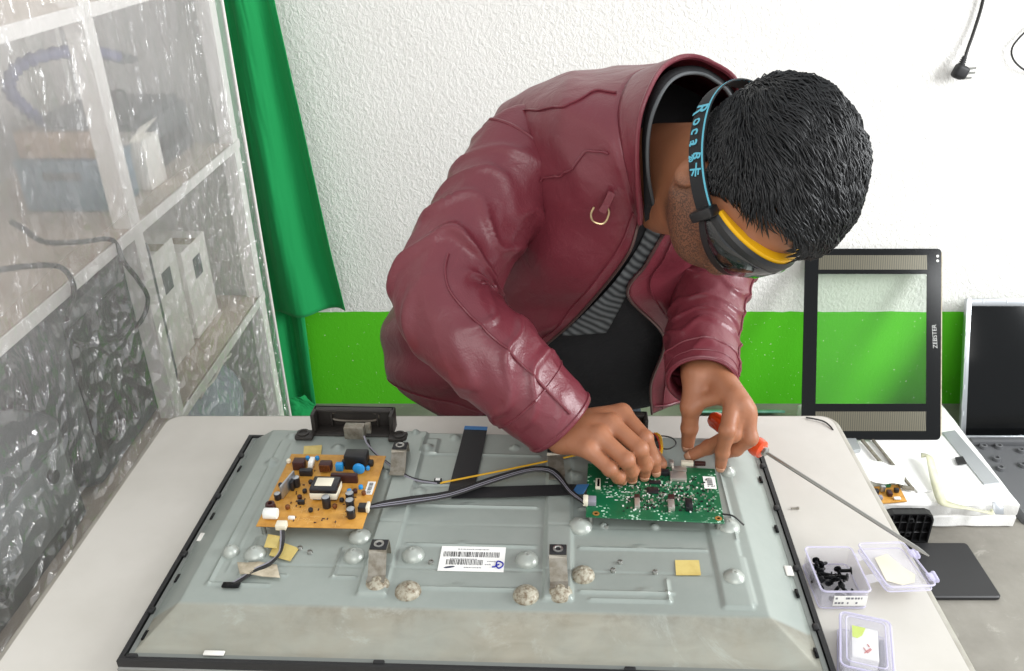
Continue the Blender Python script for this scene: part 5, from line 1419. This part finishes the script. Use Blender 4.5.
# strands: short tapered locks lying along the growth direction
swirl = Vector((.03, -.100, -.01))
def flow(p, d):
    v = (p - swirl); t_ = v - d * v.dot(d)
    if t_.length < 1e-4: t_ = Vector((1, 0, 0))
    t_.normalize()
    side = d.cross(t_)
    t_ = t_ + side * .30
    q_ = float(sstep(.1, .8, d.z))
    t_ = (t_ * .6 + Vector((0, .10, -1)) * .6) * (1 - q_) + (t_ + Vector((.12, .30, 0))) * q_
    t_ = t_ - d * t_.dot(d)
    return t_.normalized()
def strand(p0, L, r, lift, jit):
    p = Vector(p0); c0 = Vector((0, -.012, .012)); pts = []; n_ = 6
    for s in range(n_):
        d = (p - c0).normalized(); base = skull(d); f_ = s / (n_ - 1)
        h_ = lift * (.55 + .6 * math.sin(PI * min(1, f_ * 1.1)) - .25 * f_)
        pts.append(base + d * h_)
        t_ = flow(base, d); t_ = (t_ + d.cross(t_) * jit).normalized()
        p = base + t_ * L / n_ + d * .004
    return pts
cnt = 0; tries = 0
while cnt < 9500 and tries < 70000:
    tries += 1
    d = Vector(rngh.normal(size=3).tolist()).normalized()
    p = skull(d); az = math.atan2(d.x, d.y)
    if p.z < hair_edge(az) + .002: continue
    topk = float(sstep(-.01, .06, p.z))
    L = .018 + .036 * topk * (.7 + .6 * rngh.rand())
    cl = noise.noise(Vector((p.x * 55, p.y * 55, p.z * 55)))
    pts = strand(p, L, 0, .008 + .0125 * topk + .004 * topk * cl + .0035 * rngh.rand(), (rngh.rand() - .5) * .5 + cl * .6)
    r = .0006 + .0005 * rngh.rand()
    b.tube([HM @ q for q in pts], [r * .7, r, r, r * .85, r * .55, r * .12], 4, cap=False); cnt += 1
# forelock hanging past the forehead
for i in range(420):
    az = rngh.uniform(-1.0, .35); z0 = rngh.uniform(.056, .085)
    d = Vector((math.sin(az), math.cos(az), .0)).normalized(); dd = Vector((d.x * .075, d.y * .095, z0 - .012)); p = skull(dd.normalized())
    L = rngh.uniform(.022, .040); pts = []
    for s in range(6):
        f_ = s / 5; q = p + dd.normalized() * (.016 + .006 * math.sin(PI * f_)) + Vector((-.25 * rngh.rand() * .02, .35 * L * f_, -.55 * L * f_ - .3 * L * f_ * f_))
        pts.append(HM @ q)
    r = .0012; b.tube(pts, [r, r, r, r * .8, r * .5, r * .1], 4, cap=False)
hair = b.build('hair', M['hair'], man, auto=False)

# ---- jacket
def R5(*pts): return [P(*p) for p in pts]
TR = [
 R5((478, 424, 1.22), (452, 420, 1.22), (428, 410, 1.25), (397, 388, 1.34), (405, 372, 1.52), (480, 350, 1.60), (580, 350, 1.60), (690, 372, 1.52), (705, 400, 1.36), (676, 405, 1.24), (652, 414, 1.20)),
 R5((533, 358, 1.15), (500, 366, 1.15), (450, 362, 1.18), (383, 342, 1.36), (408, 320, 1.54), (500, 295, 1.62), (600, 295, 1.62), (690, 320, 1.54), (702, 352, 1.34), (684, 372, 1.22), (651, 384, 1.18)),
 R5((572, 322, 1.11), (540, 318, 1.11), (495, 306, 1.14), (428, 280, 1.30), (445, 235, 1.48), (530, 215, 1.54), (620, 215, 1.54), (702, 255, 1.48), (708, 305, 1.30), (690, 325, 1.18), (664, 338, 1.15)),
 R5((606, 284, 1.075), (575, 268, 1.075), (535, 250, 1.10), (478, 212, 1.22), (484, 158, 1.36), (560, 135, 1.43), (650, 140, 1.43), (728, 200, 1.40), (722, 255, 1.25), (685, 275, 1.14), (628, 296, 1.10)),
 R5((629, 252, 1.055), (602, 226, 1.045), (568, 196, 1.05), (508, 152, 1.15), (507, 104, 1.24), (590, 80, 1.31), (670, 85, 1.31), (752, 140, 1.30), (738, 215, 1.20), (695, 245, 1.11), (645, 266, 1.085)),
 R5((637, 228, 1.05), (618, 190, 1.025), (598, 150, 1.03), (550, 106, 1.10), (562, 78, 1.20), (620, 68, 1.235), (680, 72, 1.235), (742, 115, 1.22), (730, 180, 1.15), (700, 215, 1.10), (660, 240, 1.075)),
 R5((639, 221, 1.045), (630, 185, 1.015), (622, 150, 1.01), (618, 108, 1.045), (632, 76, 1.11), (658, 66, 1.16), (692, 68, 1.165), (736, 105, 1.16), (728, 165, 1.11), (702, 205, 1.085), (664, 234, 1.07)),
]
NS, NT_ = 110, 90
rings = [catmull(r, NS) for r in TR]
cols = [catmull([rings[k][i] for k in range(len(rings))], NT_) for i in range(NS)]
def torso_disp(p, s, t):
    # s around (0 right zip edge .. 1 left zip edge), t hem .. collar
    w = .004 * fbm((p.x * 2, p.y * 2, p.z * 2), 5, 3)
    fold = 1 - abs(noise.noise(Vector((p.x * 7 + p.z * 5, p.y * 4, p.z * 6 - p.x * 4)))) * 2.4
    w += .009 * max(0, fold) * (1 - .6 * t)
    if t < .5: w += .006 * math.sin(t * 42 + 3 * s * 6) * sstep(.5, .2, t) * sstep(.5, .25, s)
    return w
G = []
for i in range(NS):
    row = []
    for j in range(NT_):
        p = cols[i][j]
        a = cols[min(i + 1, NS - 1)][j] - cols[max(i - 1, 0)][j]; c = cols[i][min(j + 1, NT_ - 1)] - cols[i][max(j - 1, 0)]
        n_ = a.cross(c).normalized(); n_ = -n_
        s, t = i / (NS - 1), j / (NT_ - 1)
        e = sstep(0, .05, s) * sstep(1, .95, s) * sstep(0, .04, t) * sstep(1, .93, t)
        row.append(p + n_ * float(torso_disp(p, s, t) * e))
    G.append(row)
jb = MB().loft(G, False, False)
torso_grid = G

def sleeve(path, n=200, m=72, cuff=True, seed=0):
    """path: list of (point, radius) ; returns rings and builds wrinkles"""
    pts = catmull([p for p, r in path], n); rs = [v.x for v in catmull([Vector((r, 0, 0)) for p, r in path], n)]
    rings = []; ref = None
    cum = [0.0]
    for i in range(1, n): cum.append(cum[-1] + (pts[i] - pts[i - 1]).length)
    tot = cum[-1]
    for i in range(n):
        t_ = (pts[min(i + 1, n - 1)] - pts[max(i - 1, 0)]).normalized()
        if ref is None:
            v = (_O - pts[i]).normalized(); ref = (v - t_ * v.dot(t_)).normalized()
        ref = (ref - t_ * ref.dot(t_)).normalized(); sd_ = t_.cross(ref)
        f_ = cum[i] / tot; ring = []
        for j in range(m):
            q = 2 * PI * j / m
            dirv = ref * math.cos(q) + sd_ * math.sin(q)
            p0 = pts[i] + dirv * rs[i]
            # gathered diagonal folds, strongest round the elbow and above the cuff
            el = math.exp(-((f_ - .52) / .17) ** 2); cf = math.exp(-((f_ - .84) / .10) ** 2); sh_ = math.exp(-((f_ - .22) / .13) ** 2)
            ph = f_ * 34 + 1.6 * math.sin(q + seed) + 2.2 * noise.noise(Vector((f_ * 5, math.cos(q) * 1.2, math.sin(q) * 1.2 + seed)))
            rg = math.exp(-(math.sin(ph) / .42) ** 2)
            mod = .5 + .9 * noise.noise(Vector((f_ * 7 + seed, math.cos(q) * 1.5 + 4, math.sin(q) * 1.5)))
            w = rs[i] * (.15 * el + .09 * cf + .06 * sh_ + .015) * rg * max(0, mod + .25)
            ph2 = f_ * 13 - 2.2 * q + seed
            w += rs[i] * .03 * (1 - abs(math.sin(ph2 + 2 * noise.noise(Vector((f_ * 4, math.cos(q), math.sin(q) + seed)))))) ** 2
            w += rs[i] * .08 * noise.noise(Vector((p0.x * 14, p0.y * 14, p0.z * 14 + seed)))
            fade = sstep(1.0, .93, f_) * sstep(0, .1, f_)
            ring.append(p0 + dirv * float(w * fade - rs[i] * .03))
        rings.append(ring)
    return pts, rs, rings
def pr(px, py, D, rpx):
    p = P(px, py, D); return (p, rpx * pxm(p))
rs_path = [pr(578, 158, 1.22, 18), pr(556, 152, 1.20, 30), pr(527, 154, 1.165, 48), pr(499, 193, 1.12, 52), pr(470, 240, 1.07, 51), pr(449, 276, 1.03, 52), pr(446, 306, .995, 51), pr(466, 333, .97, 51), pr(500, 364, .95, 48), pr(535, 397, .935, 44), pr(562, 424, .925, 40.5)]
ls_path = [pr(732, 150, 1.24, 34), pr(742, 180, 1.24, 41), pr(737, 225, 1.22, 42), pr(718, 268, 1.18, 39), pr(707, 303, 1.125, 37.5), pr(703, 333, 1.07, 36.5), pr(702, 358, 1.01, 36.5), pr(702, 383, .965, 36)]
sl = {}
for nm, path, sd_ in (('r', rs_path, 1.3), ('l', ls_path, 4.1)):
    pts, rs, rings = sleeve(path, seed=sd_); sl[nm] = (pts, rs, rings)
    n = len(rings)
    # turn the cuff inwards so the opening has thickness and a dark inside
    last = rings[-1]; c = pts[-1]; back = (pts[-8] - pts[-1])
    inner = [[c + (p - c) * .93 for p in last], [c + (p - c) * .90 + back * .5 for p in last], [c + (p - c) * .86 + back * 1.6 for p in last]]
    jb.loft(rings + inner, True, False)
# stand collar
CR = [R5((638, 219, 1.043), (630, 180, 1.012), (624, 145, 1.008), (622, 104, 1.045), (636, 74, 1.11), (660, 65, 1.155), (692, 66, 1.16), (736, 103, 1.155), (728, 165, 1.11), (702, 203, 1.085), (664, 232, 1.068)),
      R5((641, 208, 1.03), (634, 168, .998), (632, 130, .998), (638, 95, 1.03), (654, 67, 1.085), (678, 57, 1.125), (706, 60, 1.13), (742, 95, 1.125), (738, 155, 1.08), (708, 190, 1.065), (668, 226, 1.055)),
      R5((640, 224, 1.022), (637, 168, .99), (639, 122, .994), (649, 90, 1.022), (664, 66, 1.07), (686, 56, 1.105), (711, 62, 1.11), (739, 86, 1.105), (744, 150, 1.065), (714, 182, 1.05), (668, 224, 1.045))]
CR[0] = TR[6]
cg = [catmull(r, 90) for r in CR]
cc = [catmull([cg[k][i] for k in range(3)], 16) for i in range(90)]
jb.loft(cc, False, False)
jacket = jb.build('jacket', M['leather'], man, auto=False)
md = jacket.modifiers.new('thick', 'SOLIDIFY'); md.thickness = .004; md.offset = -1
# seams and zips
def surf(i, j, lift=.002):
    p = torso_grid[i][j]; a = torso_grid[min(i + 1, NS - 1)][j] - torso_grid[max(i - 1, 0)][j]; c = torso_grid[i][min(j + 1, NT_ - 1)] - torso_grid[i][max(j - 1, 0)]
    return p - a.cross(c).normalized() * lift
def seam(ij, r=.0016, lift=.0015, name='seam', mt='leather'):
    L = [surf(int(i), int(j), lift) for i, j in ij]
    return MB().tube(catmull(L, max(20, len(L) * 3)), r, 6).build(name, M[mt], jacket)
for i in (0, NS - 1): seam([(i, j) for j in range(0, NT_, 3)], .0024, .0, 'zip', 'zip')
seam([(4, j) for j in range(2, NT_ - 4, 3)], .0012)
seam([(NS - 5, j) for j in range(2, NT_ - 4, 3)], .0012)
def to_px(p):
    d = Vector(p) - _O; a = d.dot(_F); return (PPX + FPX * d.x / a, 335.5 - FPX * d.dot(_U) / a)
_tp = [(to_px(torso_grid[i][j]), i, j) for i in range(0, 62) for j in range(30, NT_)]
def seam_near(pts, r):
    L = []
    for q in catmull([Vector((x, y, 0)) for x, y in pts], 22):
        near = [e for e in _tp if (e[0][0] - q.x) ** 2 + (e[0][1] - q.y) ** 2 < 20] or [min(_tp, key=lambda e: (e[0][0] - q.x) ** 2 + (e[0][1] - q.y) ** 2)]
        fr_ = min((torso_grid[e[1]][e[2]] - _O).length for e in near)
        _, i, j = min([e for e in near if (torso_grid[e[1]][e[2]] - _O).length < fr_ + .03], key=lambda e: (e[0][0] - q.x) ** 2 + (e[0][1] - q.y) ** 2); p_ = torso_grid[i][j]; n_ = (surf(i, j, 1.0) - p_).normalized(); n_ = n_ if n_.dot(_O - p_) > 0 else -n_; L.append(p_ + n_ * .0016)
    L = [L[0]] + [(L[k - 1] + L[k] * 2 + L[k + 1]) / 4 for k in range(1, len(L) - 1)] + [L[-1]]
    MB().tube(catmull(L, 60), r, 6).build('yoke_seam', M['leather'], jacket)
seam_near([(522, 110), (550, 109), (574, 103), (592, 92), (614, 93)], .0016)
seam_near([(540, 180), (560, 175), (577, 167), (585, 152), (609, 153)], .0016)
seam([(i, 4) for i in range(0, NS, 4)], .0014)
for nm in ('r', 'l'):
    pts, rs, rings = sl[nm]
    for q_, rr_ in ((177, .0017), (197, .0022), (44, .0022) if nm == 'r' else (188, .001)):
        MB().tube([rings[q_][j] for j in range(len(rings[q_]))] + [rings[q_][0]], rr_, 6, cap=False).build('cuff_seam' if q_ > 60 else 'armhole_seam', M['leather'], jacket)
    jj = 11 if nm == 'r' else 58
    MB().tube([rings[i][jj] + (rings[i][jj] - pts[i]).normalized() * .0012 for i in range(100 if nm == 'r' else 42, 195, 3)], .0016, 6).build('sleeve_seam', M['leather'], jacket)
col_e = [cc[i][-1] for i in range(90)]
MB().tube(col_e, .0030, 8).build('collar_edge', M['leather'], jacket)
# d-ring zip pull
c = P(602, 214, 1.022); ptsr = []
vx = (P(606, 216, 1.022) - c).normalized()
for px, py in ((594, 207), (591, 214), (593, 221), (601, 224), (606, 221), (609, 213), (608, 208)): ptsr.append(P(px, py, 1.018))
MB().tube(catmull(ptsr, 30), .0014, 8).build('pull_ring', M['brass'], jacket)
MB().tube([P(612, 192, 1.012), P(607, 203, 1.015), P(602, 212, 1.017)], 0, flat=(.009, .003, (0, -1, .3))).build('pull_tab', M['leather'], jacket)

# ---- shirt, open flannel, trousers, shoes
sh_r = []
for r in TR[:6]:
    c = sum((Vector(p) for p in r), Vector()) / len(r)
    sh_r.append([c + (Vector(p) - c) * .84 for p in r])
rg = [catmull(r, 72, True) for r in sh_r]
rows = [catmull([rg[k][i] for k in range(len(rg))], 50) for i in range(72)]
b = MB(); R_ = [[rows[i][j] + Vector((fbm(tuple(rows[i][j]), 9, 3), fbm(tuple(rows[i][j] + Vector((3, 1, 2))), 9, 3), 0)) * .006 for i in range(72)] for j in range(50)]
b.loft(R_, True, True).build('shirt', M['shirt'], man, auto=False)
def strip(name, left, right, mt, th=.002, n=40, w=12):
    a, c = catmull(left, n), catmull(right, n); G = []
    for i in range(n):
        G.append([a[i].lerp(c[i], j / (w - 1)) + Vector((0, -1, .4)) * (.004 * math.sin(PI * j / (w - 1)) + .003 * fbm((i * .25, j * .12, 5), 1, 3)) for j in range(w)])
    o = MB().loft(G, False, False).build(name, M[mt], man, auto=False); md = o.modifiers.new('t', 'SOLIDIFY'); md.thickness = th; return o
strip('overshirt', [P(648, 225, 1.072), P(636, 250, 1.085), P(612, 284, 1.10), P(585, 312, 1.12), P(560, 335, 1.14)], [P(668, 228, 1.078), P(660, 246, 1.09), P(632, 284, 1.11), P(618, 310, 1.135), P(606, 332, 1.15)], 'plaid')
# dark shirt collar inside the leather collar
IR = [R5((645, 222, 1.043), (643, 175, 1.008), (642, 135, 1.005), (648, 102, 1.03), (662, 76, 1.078), (684, 66, 1.11), (709, 70, 1.115), (736, 96, 1.11), (736, 150, 1.075), (708, 190, 1.06), (668, 226, 1.055)),
      R5((656, 215, 1.04), (648, 172, .996), (649, 130, .993), (658, 100, 1.012), (672, 80, 1.06), (690, 73, 1.09), (711, 78, 1.095), (732, 100, 1.09), (730, 148, 1.06), (706, 186, 1.052), (668, 220, 1.05))]
ig = [catmull(r, 80) for r in IR]
o = MB().loft(ig, False, False).build('shirt_collar', M['shirt'], man, auto=False); md = o.modifiers.new('t', 'SOLIDIFY'); md.thickness = .003
MB().tube([p for p in ig[1]], .0022, 8).build('collar_piping', mat('grey_piping', '#4d5052', .7), man)
S = SDF((-.32, .96, .05), (.30, 1.66, .86), .009)
S.u(S.cone(PEL + Vector((0, .02, .12)), PEL, .125, .135), .02)
for h_, kn, an in ((Vector((-.09, 1.42, .60)), kneeR, ankR), (Vector((.09, 1.42, .60)), kneeL, ankL)):
    S.u(S.cone(h_, kn, .098, .072), .03); S.u(S.cone(kn, an + Vector((0, 0, .02)), .068, .050), .02)
tv_, tf_ = S.mesh()
me = bpy.data.meshes.new('trousers'); me.from_pydata(tv_.tolist(), [], tf_.tolist()); me.materials.append(M['jeans']); link('trousers', me, man, auto=False)
for an in (ankR, ankL):
    G = []
    for k_, (dy, w_, h_) in enumerate(((.05, .022, .05), (.04, .034, .075), (0, .038, .085), (-.06, .043, .062), (-.12, .046, .050), (-.17, .040, .042), (-.20, .022, .034))):
        G.append([(an.x + w_ * math.cos(2 * PI * j / 20), an.y + dy, .001 + h_ * .5 + h_ * .5 * max(-1, min(1, 1.3 * math.sin(2 * PI * j / 20)))) for j in range(20)])
    MB().loft(G).build('shoe', M['shoe'], man)

# ------------------------------------------------------------------ safety goggles
gg = thing('safety_goggles', 'black safety goggles with yellow foam rim strapped round the bent head', 'goggles', hd(0, .1, -.03))
M['yellow'] = mat('yellow_foam', '#f2b70c', .5); M['lens'] = mat('smoked_lens', '#141516', .10, coat=.6); M['strap'] = mat('black_strap', '#15171a', .7, bump=(900, .2, .0005)); M['cyan'] = mat('cyan_print', '#5fb6cc', .6)
def gpt(a, off, z):
    """point round the face at azimuth a, off metres out from the face"""
    return hd((.076 + off) * math.sin(a), -.006 + (.092 + off) * math.cos(a), z)
A_ = np.linspace(-1.08, 1.08, 61)
def dip(a): return -.004 * math.cos(a * 1.3) + .004
def gstrip(prof, name, mt, smooth=True):
    G = []
    for a in A_:
        e = 1 - .35 * abs(a / 1.08) ** 6
        zt = .006 + .006 * math.cos(a * 2.4) - .012 * abs(a / 1.08) ** 3; zb_ = -.056 + .016 * abs(a / 1.08) ** 2 + (.012 * math.exp(-(a / .16) ** 2))
        G.append([gpt(a, off * e, zt if k == 't' else zb_ if k == 'b' else zt + (zb_ - zt) * k) if not isinstance(k, tuple) else gpt(a, off * e, (zt if k[0] == 't' else zb_) + k[1]) for off, k in prof])
    return MB().loft(G, True, True).build(name, M[mt], gg, smooth, auto=True)
gstrip([(.001, ('t', .002)), (.010, ('t', .003)), (.012, ('t', -.004)), (.012, ('b', .006)), (.008, ('b', 0)), (.002, ('b', 0)), (-.002, 'b'), (-.002, 't')], 'foam_rim', 'yellow')
gstrip([(.0125, ('t', -.001)), (.0175, ('t', -.004)), (.019, ('t', -.010)), (.019, ('b', .010)), (.017, ('b', .002)), (.0125, ('b', 0))], 'frame', 'black')
gstrip([(.0192, ('t', -.012)), (.0212, ('t', -.015)), (.0212, ('b', .015)), (.0192, ('b', .012))], 'lens', 'lens')
for s in (-1, 1):
    c = gpt(s * 1.12, .014, -.026); 
    MB().bbox(hd(0, 0, 0) * 0 + c, (.012, .018, .030), .003, 2, (frame(Rh, Fh, Uh, (0, 0, 0)).to_3x3() @ Matrix.Rotation(-s * 1.08, 3, 'Z'))).build('buckle', M['black'], gg)
# strap round the back of the head
def spt(a, off, z): return hd((.0795 + off) * math.sin(a), -.012 + (.0985 + off) * math.cos(a), z)
SA = np.linspace(1.14, 2 * PI - 1.14, 84)
def strap_ring(a):
    bk = sstep(1.5, 2.3, a) * sstep(2 * PI - 1.5, 2 * PI - 2.3, a); o_ = .006 + .014 * bk; z_ = -.027 + .012 * bk
    hw = .0115
    return [spt(a, o_, z_ - hw), spt(a, o_ + .0016, z_ - hw), spt(a, o_ + .0016, z_ + hw), spt(a, o_, z_ + hw)]
strap = MB().loft([strap_ring(a) for a in SA], True, True).build('strap', M['strap'], gg)
def edge_line(za, zb_, name, mt, o2=.0019):
    G = []
    for a in SA:
        bk = sstep(1.5, 2.3, a) * sstep(2 * PI - 1.5, 2 * PI - 2.3, a); o_ = .006 + .014 * bk; z_ = -.027 + .012 * bk
        G.append([spt(a, o_, z_ + za), spt(a, o_ + o2, z_ + za), spt(a, o_ + o2, z_ + zb_), spt(a, o_, z_ + zb_)])
    return MB().loft(G, True, True).build(name, M[mt], strap)
edge_line(.0075, .0100, 'stripe', 'cyan')
def on_strap(a, z, body_txt, size, rotq=0):
    bk = sstep(1.5, 2.3, a); o_ = .006 + .014 * bk + .0021; z_ = -.027 + .012 * bk + z
    c = spt(a, o_, z_); ta = (spt(a + .02, o_, z_) - spt(a - .02, o_, z_)).normalized(); nrm = (c - hd(0, -.012, -.02)).normalized()
    up_ = Uh; xd = -ta                       # reads from the back of the head towards the face
    nrm = xd.cross(up_).normalized()
    if nrm.dot(c - HC) < 0: nrm = -nrm
    m_ = frame(xd, up_, nrm, c) @ Matrix.Rotation(rotq, 4, 'Z')
    return text_mesh(body_txt, size, M['cyan'], 'lettering', strap, m_, .0002, .00035)
for a, ch, s_ in ((2.20, 'R', .026), (2.06, 'o', .019), (1.96, 'c', .019), (1.85, 'a', .021)): on_strap(a, -.003, ch, s_, -.25)
on_strap(1.71, .0005, 'B', .015, -.3); on_strap(1.70, -.0078, '20', .008); on_strap(1.57, -.003, '\u5361', .016, -.2)
